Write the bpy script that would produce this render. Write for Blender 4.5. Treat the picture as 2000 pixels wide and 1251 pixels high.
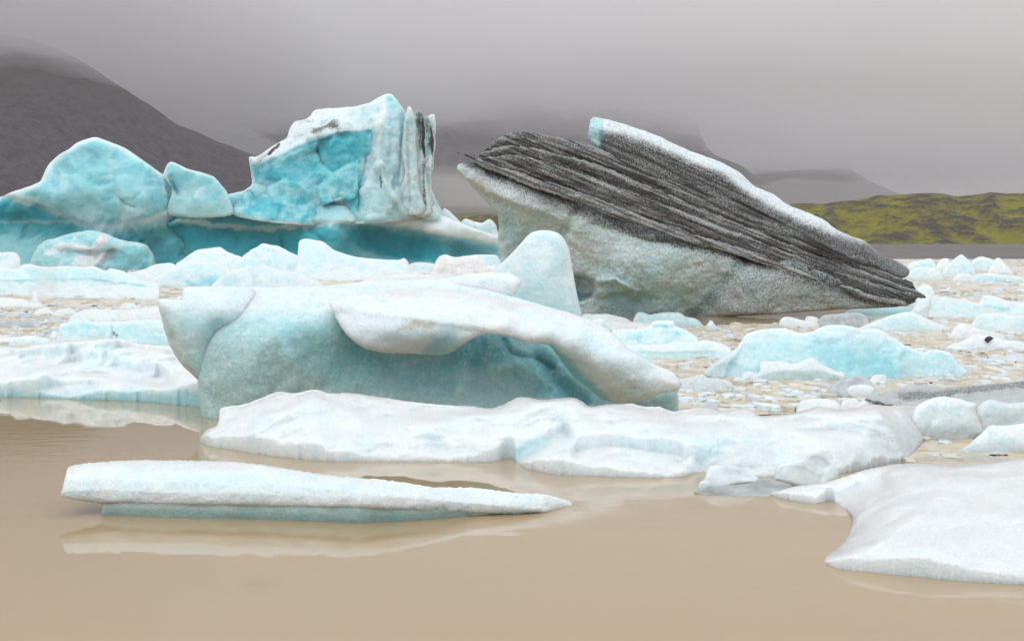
import bpy, bmesh, math, random
import numpy as np

random.seed(7)
RNG = np.random.default_rng(11)
for o in list(bpy.data.objects):
    bpy.data.objects.remove(o)
SC = bpy.context.scene
COL = SC.collection

# ------------------------------------------------------------------ camera
F, U0, HZ, CAM_H = 2777.78, 1000.0, 486.0, 2.0     # focal length and horizon of the photograph (2000 x 1251), eye height in metres
cam_d = bpy.data.cameras.new('camera')
cam_d.lens, cam_d.sensor_width = 50.0, 36.0
cam_d.shift_y = -(625.5 - HZ) / 2000.0
cam_d.clip_start, cam_d.clip_end = 0.2, 30000.0
cam = bpy.data.objects.new('camera', cam_d)
COL.objects.link(cam)
cam.location = (0, 0, CAM_H)
cam.rotation_euler = (math.radians(90), 0, 0)
SC.camera = cam

# ------------------------------------------------------------------ overcast sky and a very soft sun
SUN_EL, SUN_AZ = math.radians(52), math.radians(215)     # high, behind the camera to the left, through thick cloud
world = bpy.data.worlds.new('World')
SC.world = world
world.use_nodes = True
wn, wl_ = world.node_tree.nodes, world.node_tree.links
wn.clear()
w_out = wn.new('ShaderNodeOutputWorld')
w_bg = wn.new('ShaderNodeBackground')
w_tc = wn.new('ShaderNodeTexCoord')
w_sep = wn.new('ShaderNodeSeparateXYZ')
w_ramp = wn.new('ShaderNodeValToRGB')
w_map = wn.new('ShaderNodeMapping')
w_noise = wn.new('ShaderNodeTexNoise')
w_mr = wn.new('ShaderNodeMapRange')
w_mul = wn.new('ShaderNodeMix')
w_sky = wn.new('ShaderNodeTexSky')
w_add = wn.new('ShaderNodeMix')
w_skys = wn.new('ShaderNodeVectorMath')
w_sky.sky_type = 'NISHITA'
w_sky.sun_disc = False
w_sky.sun_elevation = SUN_EL
w_sky.sun_rotation = SUN_AZ
w_sky.dust_density = 4.0
w_skys.operation = 'SCALE'
w_skys.inputs['Scale'].default_value = 0.06
el = w_ramp.color_ramp.elements
el[0].position, el[0].color = 0.0, (0.222, 0.214, 0.229, 1)
el[1].position, el[1].color = 1.0, (0.93, 0.975, 1.0, 1)
for p, c in ((0.055, (0.232, 0.223, 0.238)), (0.085, (0.285, 0.274, 0.291)), (0.15, (0.425, 0.411, 0.432)), (0.30, (0.565, 0.572, 0.596)), (0.60, (0.80, 0.835, 0.865))):
    e = el.new(p)
    e.color = (*c, 1)
w_map.inputs['Scale'].default_value = (1.2, 1.2, 11.0)
w_noise.inputs['Scale'].default_value = 2.2
w_noise.inputs['Detail'].default_value = 4.0
w_mr.inputs['To Min'].default_value = 0.72
w_mr.inputs['To Max'].default_value = 1.28
w_mul.data_type = 'RGBA'
w_mul.blend_type = 'MULTIPLY'
w_mul.inputs['Factor'].default_value = 1.0
w_add.data_type = 'RGBA'
w_add.blend_type = 'MIX'
w_add.inputs['Factor'].default_value = 0.06
wl_.new(w_tc.outputs['Generated'], w_sep.inputs[0])
wl_.new(w_sep.outputs['Z'], w_ramp.inputs[0])
wl_.new(w_tc.outputs['Generated'], w_map.inputs[0])
wl_.new(w_map.outputs[0], w_noise.inputs['Vector'])
wl_.new(w_noise.outputs[0], w_mr.inputs['Value'])
wl_.new(w_ramp.outputs[0], w_mul.inputs['A'])
wl_.new(w_mr.outputs[0], w_mul.inputs['B'])
wl_.new(w_sky.outputs[0], w_skys.inputs[0])
wl_.new(w_mul.outputs['Result'], w_add.inputs['A'])
wl_.new(w_skys.outputs[0], w_add.inputs['B'])
wl_.new(w_add.outputs['Result'], w_bg.inputs['Color'])
wl_.new(w_bg.outputs[0], w_out.inputs['Surface'])
w_bg.inputs['Strength'].default_value = 1.36

sun_d = bpy.data.lights.new('sun', 'SUN')
sun_d.energy = 0.9
sun_d.angle = math.radians(35)
sun_d.color = (1.0, 0.985, 0.96)
sun = bpy.data.objects.new('sun', sun_d)
COL.objects.link(sun)
sun.rotation_euler = (math.radians(90) - SUN_EL, 0, math.radians(-28))   # light travels away from the camera, slightly to the right

SC.view_settings.view_transform = 'Standard'
SC.view_settings.look = 'None'
SC.view_settings.gamma = 1.0
SC.view_settings.use_curve_mapping = False
SC.view_settings.exposure = 0.13
SC.cycles.max_bounces = 6
SC.cycles.diffuse_bounces = 2
SC.cycles.glossy_bounces = 2
SC.cycles.volume_bounces = 3
SC.cycles.use_adaptive_sampling = True
SC.cycles.adaptive_threshold = 0.025
SC.cycles.use_denoising = True

# ------------------------------------------------------------------ numpy helpers
_P = RNG.permutation(256)
_P = np.concatenate([_P, _P, _P])
_G = RNG.normal(size=(256, 3))
_G /= np.linalg.norm(_G, axis=1)[:, None]

def perlin(x, y, z):
    x, y, z = np.broadcast_arrays(np.asarray(x, float), np.asarray(y, float), np.asarray(z, float))
    xi, yi, zi = np.floor(x).astype(int), np.floor(y).astype(int), np.floor(z).astype(int)
    xf, yf, zf = x - xi, y - yi, z - zi
    fu, fv, fw = (t * t * t * (t * (t * 6 - 15) + 10) for t in (xf, yf, zf))
    xi &= 255; yi &= 255; zi &= 255
    def g(dx, dy, dz):
        h = _P[_P[_P[xi + dx] + yi + dy] + zi + dz]
        v = _G[h]
        return v[..., 0] * (xf - dx) + v[..., 1] * (yf - dy) + v[..., 2] * (zf - dz)
    a = g(0, 0, 0); a += fu * (g(1, 0, 0) - a)
    b = g(0, 1, 0); b += fu * (g(1, 1, 0) - b)
    c = g(0, 0, 1); c += fu * (g(1, 0, 1) - c)
    d = g(0, 1, 1); d += fu * (g(1, 1, 1) - d)
    a += fv * (b - a)
    c += fv * (d - c)
    return (a + fw * (c - a)) * 1.5

def fbm(x, y, z, octaves=4, gain=0.5, ridged=False):
    s, a, f, n = 0.0, 1.0, 1.0, 0.0
    for k in range(octaves):
        p = perlin(x * f + 17.3 * k, y * f - 9.1 * k, z * f + 4.7 * k)
        if ridged:
            p = 1 - 2 * np.abs(p)
        s = s + a * p
        n += a
        a *= gain
        f *= 2.03
    return s / n

def worley(x, y, z):
    """F1, F2 and the id hash of the nearest cell point."""
    x, y, z = np.broadcast_arrays(np.asarray(x, float), np.asarray(y, float), np.asarray(z, float))
    xi, yi, zi = np.floor(x).astype(int), np.floor(y).astype(int), np.floor(z).astype(int)
    f1 = np.full(x.shape, 9.0); f2 = np.full(x.shape, 9.0); hid = np.zeros(x.shape, int)
    for dx in (-1, 0, 1):
        for dy in (-1, 0, 1):
            for dz in (-1, 0, 1):
                cx, cy, cz = xi + dx, yi + dy, zi + dz
                h = _P[_P[_P[cx & 255] + (cy & 255)] + (cz & 255)]
                g = _G[h] * 0.45 + 0.5
                d = np.sqrt((cx + g[..., 0] - x) ** 2 + (cy + g[..., 1] - y) ** 2 + (cz + g[..., 2] - z) ** 2)
                m = d < f1
                f2 = np.where(m, f1, np.minimum(f2, d))
                hid = np.where(m, h, hid)
                f1 = np.where(m, d, f1)
    return f1, f2, hid

def sstep(a, b, x):
    t = np.clip((x - a) / (b - a), 0, 1)
    return t * t * (3 - 2 * t)

def seg_dist(u, v, pts, closed):
    pts = np.asarray(pts, float)
    a = pts if closed else pts[:-1]
    b = np.roll(pts, -1, 0) if closed else pts[1:]
    best = np.full(u.shape, 1e18)
    nu = np.zeros(u.shape); nv = np.zeros(u.shape)
    for (ax, ay), (bx, by) in zip(a, b):
        ex, ey = bx - ax, by - ay
        L = ex * ex + ey * ey + 1e-12
        t = np.clip(((u - ax) * ex + (v - ay) * ey) / L, 0, 1)
        px, py = ax + t * ex, ay + t * ey
        d = (u - px) ** 2 + (v - py) ** 2
        m = d < best
        best = np.where(m, d, best); nu = np.where(m, px, nu); nv = np.where(m, py, nv)
    return np.sqrt(best), nu, nv

def in_poly(u, v, pts):
    pts = np.asarray(pts, float)
    c = np.zeros(u.shape, bool)
    for (ax, ay), (bx, by) in zip(pts, np.roll(pts, -1, 0)):
        if ay == by:
            continue
        m = ((ay > v) != (by > v)) & (u < (bx - ax) * (v - ay) / (by - ay) + ax)
        c ^= m
    return c

def sdf(u, v, pts):
    d, nu, nv = seg_dist(u, v, pts, True)
    return np.where(in_poly(u, v, pts), d, -d), nu, nv

def smooth_outline(pts, ds, jit, freq, seed):
    """Catmull-Rom through the points, resampled every ds, with a little noise along the normal."""
    pts = np.asarray(pts, float)
    n = len(pts)
    out = []
    for i in range(n):
        p0, p1, p2, p3 = pts[(i - 1) % n], pts[i], pts[(i + 1) % n], pts[(i + 2) % n]
        L = np.linalg.norm(p2 - p1)
        k = max(1, int(L / ds))
        # chord-limited tangents keep corners from overshooting
        m1 = (p2 - p0) * 0.5
        m2 = (p3 - p1) * 0.5
        for m in (m1, m2):
            l = np.linalg.norm(m)
            if l > L * 0.9:
                m *= L * 0.9 / l
        for j in range(k):
            t = j / k
            t2, t3 = t * t, t * t * t
            out.append((2 * t3 - 3 * t2 + 1) * p1 + (t3 - 2 * t2 + t) * m1 + (-2 * t3 + 3 * t2) * p2 + (t3 - t2) * m2)
    out = np.array(out)
    tan = np.roll(out, -1, 0) - np.roll(out, 1, 0)
    nrm = np.stack([tan[:, 1], -tan[:, 0]], 1)
    nrm /= np.linalg.norm(nrm, axis=1)[:, None] + 1e-9
    w = fbm(out[:, 0] * freq, out[:, 1] * freq, seed * 3.7, 4, 0.6)
    return out + nrm * (w * jit)[:, None]

def dwater(v):
    return CAM_H * F / (np.asarray(v, float) - HZ)

def unproj(u, v, D):
    return np.stack([(u - U0) / F * D, D + 0 * u, CAM_H - (v - HZ) / F * D], -1)

def lin(r, g, b):
    return np.array([((c / 255 + 0.055) / 1.055) ** 2.4 if c > 10 else c / 255 / 12.92 for c in (r, g, b)])

# ice albedos (linear): weathered bubbly ice is white, dense ice is blue, silt-laden ice grey
C = dict(
    white=np.array([0.81, 0.892, 0.93]), pale=np.array([0.65, 0.84, 0.885]), ice=np.array([0.45, 0.765, 0.825]),
    aqua=np.array([0.22, 0.63, 0.71]), cyan=np.array([0.05, 0.49, 0.60]), deep=np.array([0.006, 0.42, 0.55]),
    ggreen=np.array([0.40, 0.54, 0.505]), mint=np.array([0.56, 0.735, 0.715]), grey=np.array([0.49, 0.515, 0.52]), cream=np.array([0.76, 0.745, 0.71]),
    soot=np.array([0.036, 0.034, 0.033]), dgrey=np.array([0.17, 0.165, 0.163]), tan=np.array([0.56, 0.46, 0.30]), clear=np.array([0.42, 0.46, 0.46]),
)

def new_obj(name, me, mat, parent=None, label=None, cat=None, group=None, kind=None):
    o = bpy.data.objects.new(name, me)
    COL.objects.link(o)
    if mat is not None and not len(me.materials):
        me.materials.append(mat)
    if parent is not None:
        o.parent = parent
    if label: o['label'] = label
    if cat: o['category'] = cat
    if group: o['group'] = group
    if kind: o['kind'] = kind
    return o

def empty(name, loc, label, cat, group=None):
    o = bpy.data.objects.new(name, None)
    COL.objects.link(o)
    o.location = loc
    o['label'] = label; o['category'] = cat
    if group: o['group'] = group
    return o

def mesh_from(name, verts, faces, col=None, smooth=True):
    me = bpy.data.meshes.new(name)
    verts = np.ascontiguousarray(verts, np.float32)
    faces = np.asarray(faces)
    me.vertices.add(len(verts))
    me.vertices.foreach_set('co', verts.ravel())
    nf, k = faces.shape
    me.loops.add(nf * k)
    me.loops.foreach_set('vertex_index', faces.astype(np.int32).ravel())
    me.polygons.add(nf)
    me.polygons.foreach_set('loop_start', np.arange(0, nf * k, k, dtype=np.int32))
    me.polygons.foreach_set('loop_total', np.full(nf, k, np.int32))
    me.polygons.foreach_set('use_smooth', np.full(nf, smooth, bool))
    if col is not None:
        a = me.color_attributes.new('tint', 'FLOAT_COLOR', 'POINT')
        a.data.foreach_set('color', np.ascontiguousarray(col, np.float32).ravel())
    me.update(calc_edges=True)
    me.validate()
    return me

# ------------------------------------------------------------------ materials
def principled(name):
    m = bpy.data.materials.new(name)
    m.use_nodes = True
    nt = m.node_tree
    b = nt.nodes['Principled BSDF']
    return m, nt.nodes, nt.links, b

def nd(nodes, t, **kw):
    n = nodes.new(t)
    for k, v in kw.items():
        if k in n.inputs:
            n.inputs[k].default_value = v
        else:
            setattr(n, k, v)
    return n

def mixc(nodes, links, mode, fac, a, b):
    n = nodes.new('ShaderNodeMix')
    n.data_type = 'RGBA'
    n.blend_type = mode
    for s, v in (('Factor', fac), ('A', a), ('B', b)):
        if isinstance(v, bpy.types.NodeSocket):
            links.new(v, n.inputs[s])
        elif s == 'Factor':
            n.inputs[s].default_value = v
        else:
            n.inputs[s].default_value = (*v, 1) if len(v) == 3 else v
    return n.outputs['Result']

def ice_material(name, ppm, rough=0.5, sss=0.25, bump=0.4, grain=0.16, speck=1.0):
    """ppm: photograph pixels per metre at the ice; all relief is sized from it. Tint RGB is the ice's own colour, tint alpha the silt in it."""
    m, n, l, b = principled(name)
    s = ppm
    tc = nd(n, 'ShaderNodeTexCoord')
    at = nd(n, 'ShaderNodeVertexColor', layer_name='tint')
    fine = nd(n, 'ShaderNodeTexNoise', Scale=s / 5.0, Detail=5.0, Roughness=0.65)
    mid = nd(n, 'ShaderNodeTexNoise', Scale=s / 34.0, Detail=4.0, Roughness=0.6)
    crys = nd(n, 'ShaderNodeTexVoronoi', Scale=s / 5.5)
    for t in (fine, mid, crys):
        l.new(tc.outputs['Object'], t.inputs['Vector'])
    # grain: crystals and bubbles lighten and darken the ice a little
    mr = nd(n, 'ShaderNodeMapRange'); l.new(fine.outputs[0], mr.inputs['Value'])
    mr.inputs['From Min'].default_value, mr.inputs['From Max'].default_value = 0.3, 0.7
    mr.inputs['To Min'].default_value, mr.inputs['To Max'].default_value = 1 - grain, 1 + grain * 0.6
    mr2 = nd(n, 'ShaderNodeMapRange'); l.new(mid.outputs[0], mr2.inputs['Value'])
    mr2.inputs['From Min'].default_value, mr2.inputs['From Max'].default_value = 0.3, 0.7
    mr2.inputs['To Min'].default_value, mr2.inputs['To Max'].default_value = 1 - grain * 0.25, 1 + grain * 0.2
    c = mixc(n, l, 'MULTIPLY', 1.0, at.outputs['Color'], mr.outputs[0])
    c = mixc(n, l, 'MULTIPLY', 1.0, c, mr2.outputs[0])
    # silt: dark grit, speckled; alpha sets how much of the surface it covers
    sp = nd(n, 'ShaderNodeTexNoise', Scale=s / 2.0, Detail=3.0, Roughness=0.75)
    l.new(tc.outputs['Object'], sp.inputs['Vector'])
    add = nd(n, 'ShaderNodeMath', operation='MULTIPLY_ADD')
    l.new(at.outputs['Alpha'], add.inputs[0]); add.inputs[1].default_value = 0.62 * speck; add.inputs[2].default_value = -0.80
    add2 = nd(n, 'ShaderNodeMath', operation='ADD'); l.new(add.outputs[0], add2.inputs[0]); l.new(sp.outputs[0], add2.inputs[1])
    mr3 = nd(n, 'ShaderNodeMapRange'); l.new(add2.outputs[0], mr3.inputs['Value'])
    mr3.inputs['From Min'].default_value, mr3.inputs['From Max'].default_value = -0.11, 0.10
    c = mixc(n, l, 'MIX', mr3.outputs[0], c, (0.030, 0.028, 0.027))
    l.new(c, b.inputs['Base Color'])
    rr = nd(n, 'ShaderNodeMapRange'); l.new(mid.outputs[0], rr.inputs['Value'])
    rr.inputs['To Min'].default_value, rr.inputs['To Max'].default_value = max(0.05, rough - 0.2), min(1, rough + 0.2)
    l.new(rr.outputs[0], b.inputs['Roughness'])
    b.inputs['IOR'].default_value = 1.31
    if sss > 0:
        b.inputs['Subsurface Weight'].default_value = sss
        b.inputs['Subsurface Radius'].default_value = (0.82, 0.96, 1.0)
        b.inputs['Subsurface Scale'].default_value = 42.0 / ppm
    # relief: pitted crystals over soft hollows
    hm = nd(n, 'ShaderNodeMath', operation='MULTIPLY_ADD'); l.new(crys.outputs['Distance'], hm.inputs[0]); hm.inputs[1].default_value = 0.5; l.new(fine.outputs[0], hm.inputs[2])
    hm2 = nd(n, 'ShaderNodeMath', operation='MULTIPLY_ADD'); l.new(mid.outputs[0], hm2.inputs[0]); hm2.inputs[1].default_value = 1.1; l.new(hm.outputs[0], hm2.inputs[2])
    bp = nd(n, 'ShaderNodeBump', Strength=min(1.0, bump * 1.7), Distance=2.6 / ppm)
    l.new(hm2.outputs[0], bp.inputs['Height'])
    l.new(bp.outputs[0], b.inputs['Normal'])
    return m

def glass_ice(name, ppm):
    m, n, l, b = principled(name)
    tc = nd(n, 'ShaderNodeTexCoord')
    at = nd(n, 'ShaderNodeVertexColor', layer_name='tint')
    a = nd(n, 'ShaderNodeTexNoise', Scale=ppm / 16.0, Detail=5.0, Roughness=0.6); l.new(tc.outputs['Object'], a.inputs['Vector'])
    a2 = nd(n, 'ShaderNodeTexNoise', Scale=ppm / 60.0, Detail=3.0); l.new(tc.outputs['Object'], a2.inputs['Vector'])
    l.new(at.outputs['Color'], b.inputs['Base Color'])
    t = nd(n, 'ShaderNodeMapRange'); l.new(a2.outputs[0], t.inputs['Value'])
    t.inputs['From Min'].default_value, t.inputs['From Max'].default_value = 0.35, 0.65
    t.inputs['To Min'].default_value, t.inputs['To Max'].default_value = 0.05, 0.5
    l.new(t.outputs[0], b.inputs['Transmission Weight'])
    b.inputs['Roughness'].default_value = 0.22
    b.inputs['IOR'].default_value = 1.2
    bp = nd(n, 'ShaderNodeBump', Strength=0.35, Distance=5.0 / ppm); l.new(a.outputs[0], bp.inputs['Height']); l.new(bp.outputs[0], b.inputs['Normal'])
    return m

# ------------------------------------------------------------------ ice with a traced face and real depth
def tps(ctrl, u, v, smooth=1.0):
    """Thin-plate spline through (u, v, q) control points."""
    c = np.asarray(ctrl, float)
    sc = 100.0
    x, y, q = c[:, 0] / sc, c[:, 1] / sc, c[:, 2]
    n = len(c)
    r2 = (x[:, None] - x) ** 2 + (y[:, None] - y) ** 2
    K = np.where(r2 > 0, 0.5 * r2 * np.log(r2 + 1e-12), 0) + np.eye(n) * smooth * 0.01
    Pm = np.stack([np.ones(n), x, y], 1)
    A = np.block([[K, Pm], [Pm.T, np.zeros((3, 3))]])
    w = np.linalg.solve(A, np.concatenate([q, np.zeros(3)]))
    uu, vv = u / sc, v / sc
    out = w[n] + w[n + 1] * uu + w[n + 2] * vv
    for i in range(n):
        r = (uu - x[i]) ** 2 + (vv - y[i]) ** 2
        out = out + w[i] * 0.5 * r * np.log(r + 1e-12)
    return out

def apply_feat(q, u, v, ft):
    k = ft[0]
    if k == 'patch':                       # a facet: polygon pushed by dq with its own tilt
        _, poly, dq, (gu, gv), soft = ft
        d, _, _ = sdf(u, v, poly)
        w = sstep(-soft * 0.5, soft, d)
        c = np.mean(poly, 0)
        q = q + w * (dq + gu * (u - c[0]) + gv * (v - c[1]))
    elif k == 'groove':                    # a crack (dq > 0) or rib (dq < 0) along a line
        _, line, width, dq = ft
        d, _, _ = seg_dist(u, v, line, False)
        wob = 1 + 0.35 * perlin(u / 30, v / 30, 3.3)
        q = q + dq * np.exp(-(d / (width * wob)) ** 2)
    elif k == 'lip':                       # a ledge: everything just under the line falls back
        _, line, dq, w, fall = ft
        line = np.asarray(line, float)
        t = v - np.interp(u, line[:, 0], line[:, 1])
        e = sstep(line[0, 0], line[0, 0] + 40, u) * (1 - sstep(line[-1, 0] - 40, line[-1, 0], u))
        q = q + e * dq * sstep(-w, w, t) * np.exp(-np.maximum(t - w, 0) / fall)
    elif k == 'func':
        q = q + ft[1](u, v)
    return q

def relief(outline, wl=None, D=None, sub=14, step=2.6, ctrl=None, lean=0.0, feats=(), roll=(14, 1.0), noise=((40, 4),), facets=None,
           thick=60, base=None, plan=None, prof=None, paint=(), jit=1.2, jfreq=1 / 14, seed=0, silt=0.0, rim=None):
    """A block of ice: its outline as seen from the camera, a sculpted near face at its own distance, a far face behind it.
    Lengths are photograph pixels, taken as metres at the distance of the block; q > 0 is away from the camera."""
    outline = np.asarray(outline, float)
    if wl is not None:
        wlx = np.asarray(wl, float)
        wv = np.interp(outline[:, 0], wlx[:, 0], wlx[:, 1])
        outline = outline.copy()
        outline[:, 1] = np.where(outline[:, 1] >= wv - 2.5, outline[:, 1] + sub, outline[:, 1])
    ol = smooth_outline(outline, max(step * 1.3, 3), jit, jfreq, seed + 1)
    (ua, va), (ub, vb) = ol.min(0) - step * 2, ol.max(0) + step * 2
    gu, gv = np.meshgrid(np.arange(ua, ub + step, step), np.arange(va, vb + step, step))
    H, W = gu.shape
    u, v = gu.ravel(), gv.ravel()
    d, nu, nv = sdf(u, v, ol)
    ok = (d > -step * 1.05).reshape(H, W)
    pos = (d > 0).reshape(H, W)
    cell = ok[:-1, :-1] & ok[1:, :-1] & ok[:-1, 1:] & ok[1:, 1:] & (pos[:-1, :-1] | pos[1:, :-1] | pos[:-1, 1:] | pos[1:, 1:])
    idx = np.arange(H * W).reshape(H, W)
    fa = np.stack([idx[:-1, :-1][cell], idx[:-1, 1:][cell], idx[1:, 1:][cell], idx[1:, :-1][cell]], 1)
    used = np.unique(fa)
    remap = np.full(H * W, -1); remap[used] = np.arange(len(used))
    out = d < 0
    d_raw = d
    u = np.where(out, nu, u); v = np.where(out, nv, v); d = np.maximum(d, 0)

    def height(u, v, d):
        q = np.zeros_like(u)
        if ctrl is not None:
            q = q + tps(ctrl, u, v)
        if lean:
            vw = np.interp(u, wlx[:, 0], wlx[:, 1]) if wl is not None else ol[:, 1].max()
            q = q + lean * np.maximum(vw - v, -6)
        if prof is not None:
            vw = np.interp(u, wlx[:, 0], wlx[:, 1])
            pr = np.asarray(prof, float)
            q = q + np.interp(vw - v, pr[:, 0], pr[:, 1])
        for ft in feats:
            q = apply_feat(q, u, v, ft)
        R, k = roll
        if R > 0:
            dd = np.minimum(d, R)
            q = q + k * (R - np.sqrt(np.maximum(R * R - (R - dd) ** 2, 0)))
        return q
    if plan is not None:
        # low floe: the face is a height field over the water, 0 along its waterline
        dw, _, wvv = seg_dist(u, v, plan['line'], False)
        Dl = dwater(v)
        Hm = tps(plan['H'], u, v) if isinstance(plan['H'], list) else plan['H']
        zz = Hm * (1 - np.exp(-(dw * Dl / F) / Hm / plan.get('soft', 1.0)))
        for ft in feats:
            zz = apply_feat(zz, u, v, ft)
        D0 = np.maximum(CAM_H - zz, 0.2) * F / (v - HZ)
        X0 = (u - U0) / F * D0
        so = seed * 5.37
        nzz = np.zeros_like(u)
        for sc, am in noise:
            nzz = nzz + am * fbm(X0 / sc + so, D0 / sc - so, zz / sc, 4, 0.5)
        zz = zz + nzz * sstep(0, 14, dw) * sstep(0, 6, d) - 0.03 * (1 - sstep(0, 4, dw))
        base = np.maximum(CAM_H - zz, 0.2) * F / (v - HZ)
        # nearer swells hide what lies behind them: distance never falls while going up the face
        Bg = np.where(d_raw > -step * 1.6, base, 0).reshape(H, W)
        Bg = np.maximum.accumulate(Bg[::-1] + np.arange(H)[:, None] * 1e-4, axis=0)[::-1]
        base = Bg.ravel()
        feats, noise, facets = (), (), None
    q = height(u, v, d)
    # normals of the near face in pixel space, then relief along them
    Q = q.reshape(H, W)
    gy, gx = np.gradient(Q, step)
    gx = np.clip(gx, -4, 4).ravel(); gy = np.clip(gy, -4, 4).ravel()
    nn = np.sqrt(gx * gx + gy * gy + 1)
    disp = np.zeros_like(u)
    so = seed * 5.37
    for sc, am in noise:
        disp = disp + am * fbm(u / sc + so, v / sc - so, q / sc + so, 4, 0.52)
    if facets:
        cs, am = facets[0], facets[1]
        wu, wv2, wq = (u + 0.25 * cs * perlin(u / cs, v / cs, q / cs + so), v + 0.25 * cs * perlin(u / cs + 9, v / cs, q / cs), q)
        f1, f2, hid = worley(wu / cs + so, wv2 / cs, wq / cs)
        g = _G[hid]
        disp = disp + am * sstep(0.0, 0.35, f2 - f1) * (g[:, 0] * 0.7 + 0.8 * (g[:, 1] * np.sin(wu / cs * 1.7) + g[:, 2] * np.cos(wv2 / cs * 1.7)))
    disp = disp * sstep(0, 8, d)
    u2 = u - gx / nn * disp
    v2 = v - gy / nn * disp
    q2 = q + disp / nn
    if base is not None:
        Db = base
    elif wl is not None:
        Db = dwater(np.interp(u, wlx[:, 0], wlx[:, 1]))
    else:
        Db = D
    qb = q + 3 + thick * np.sqrt(np.clip(d / thick, 0, 1)) + 5 * perlin(u / 40, v / 40, so) * sstep(0, 20, d)
    Vf = unproj(u2, v2, Db * (1 + q2 / F))[used]
    Vb = unproj(u, v, Db * (1 + qb / F))[used]
    # colour of the ice itself
    col = np.empty((len(u), 4)); col[:, :3] = C['ice']; col[:, 3] = silt
    nz = fbm(u / 26 + so, v / 26, q / 26 + 3, 5, 0.6)
    nzf = fbm(u / 9 + so, v / 9, q / 9 + 8, 3, 0.6)
    for pt in paint:
        k = pt[0]
        if k == 'all':
            w = np.ones_like(u) * 1.0; tgt = pt[1]; amt = pt[2] if len(pt) > 2 else 1.0
        elif k == 'poly':                  # colour, polygon, soft edge, amount, raggedness
            _, tgt, poly, soft, amt, rag = pt
            dd, _, _ = sdf(u, v, poly)
            w = sstep(-soft, soft, dd + rag * (nz + 0.5 * nzf))
        elif k == 'line':
            _, tgt, line, width, amt, rag = pt
            dd, _, _ = seg_dist(u, v, line, False)
            w = 1 - sstep(width * 0.4, width * 1.3, dd + rag * (nz + 0.5 * nzf))
        elif k == 'noise':                 # patches: colour, scale, threshold, amount
            _, tgt, sc, th, amt = pt
            w = sstep(th - 0.18, th + 0.18, fbm(u / sc + so + 40, v / sc, q / sc, 4, 0.6))
        elif k == 'vgrad':                 # colour from v0 (none) to v1 (full)
            _, tgt, v0, v1, amt, rag = pt
            w = sstep(v0, v1, v + rag * (nz + 0.5 * nzf)) if v1 > v0 else 1 - sstep(v1, v0, v + rag * (nz + 0.5 * nzf))
        elif k == 'edge':                  # weathered rim along the outline
            _, tgt, width, amt = pt
            w = 1 - sstep(width * 0.2, width, d + 4 * nz)
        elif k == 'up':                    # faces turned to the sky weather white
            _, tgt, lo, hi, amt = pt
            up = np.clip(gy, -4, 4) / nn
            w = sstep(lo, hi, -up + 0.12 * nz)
        elif k == 'func':
            _, tgt, fn = pt
            w = fn(u, v, nz, nzf, d); amt = 1.0
        w = np.clip(w * amt, 0, 1)
        if isinstance(tgt, str):
            if tgt == 'silt':
                col[:, 3] = col[:, 3] + w
            elif tgt == 'unsilt':
                col[:, 3] = col[:, 3] * (1 - w)
            else:
                col[:, :3] += w[:, None] * (C[tgt] - col[:, :3])
        else:
            col[:, :3] += w[:, None] * (np.asarray(tgt) - col[:, :3])
    cu = col[used]
    n = len(used)
    ff = remap[fa]
    e = np.concatenate([ff[:, [0, 1]], ff[:, [1, 2]], ff[:, [2, 3]], ff[:, [3, 0]]])
    key = np.sort(e, 1); key = key[:, 0] * (n + 1) + key[:, 1]
    _, inv, cnt = np.unique(key, return_inverse=True, return_counts=True)
    be = e[cnt[inv] == 1]
    side = np.stack([be[:, 0], be[:, 1], be[:, 1] + n, be[:, 0] + n], 1)
    return np.concatenate([Vf, Vb]), np.concatenate([ff[:, ::-1], ff + n, side]), np.concatenate([cu, cu])

def ice_obj(name, mat, parent=None, label=None, cat=None, group=None, **kw):
    v, f, c = relief(**kw)
    org = np.array([(v[:, 0].min() + v[:, 0].max()) / 2, v[:, 1].min(), 0.0])
    if parent is not None:
        org = np.array(parent.location)
    # far-away blocks keep their own origin so that textures stay precise
    me = mesh_from(name, v - org, f, c)
    o = new_obj(name, me, mat, parent, label, cat, group)
    if parent is None:
        o.location = org
    return o

# ================================================================== the setting
# ------------------------------------------------------------------ lake
m_water, n, l, b = principled('silty_water')
tc = nd(n, 'ShaderNodeTexCoord')
mp = nd(n, 'ShaderNodeMapping'); mp.inputs['Scale'].default_value = (0.35, 1.0, 1.0)
rp = nd(n, 'ShaderNodeTexNoise', Scale=5.0, Detail=3.0, Roughness=0.55)
rp2 = nd(n, 'ShaderNodeTexNoise', Scale=0.35, Detail=2.0)
l.new(tc.outputs['Object'], mp.inputs[0]); l.new(mp.outputs[0], rp.inputs['Vector']); l.new(mp.outputs[0], rp2.inputs['Vector'])
cr = nd(n, 'ShaderNodeMapRange'); l.new(rp2.outputs[0], cr.inputs['Value'])
wc = mixc(n, l, 'MIX', cr.outputs[0], (0.385, 0.275, 0.145), (0.43, 0.312, 0.172))
l.new(wc, b.inputs['Base Color'])
b.inputs['Roughness'].default_value = 0.015
b.inputs['IOR'].default_value = 1.5
calm = nd(n, 'ShaderNodeMapRange'); l.new(rp2.outputs[0], calm.inputs['Value'])
calm.inputs['From Min'].default_value, calm.inputs['From Max'].default_value = 0.38, 0.62
calm.inputs['To Min'].default_value, calm.inputs['To Max'].default_value = 0.004, 0.085
bp = nd(n, 'ShaderNodeBump', Distance=0.03); l.new(rp.outputs[0], bp.inputs['Height']); l.new(calm.outputs[0], bp.inputs['Strength'])
l.new(bp.outputs[0], b.inputs['Normal'])
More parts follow.
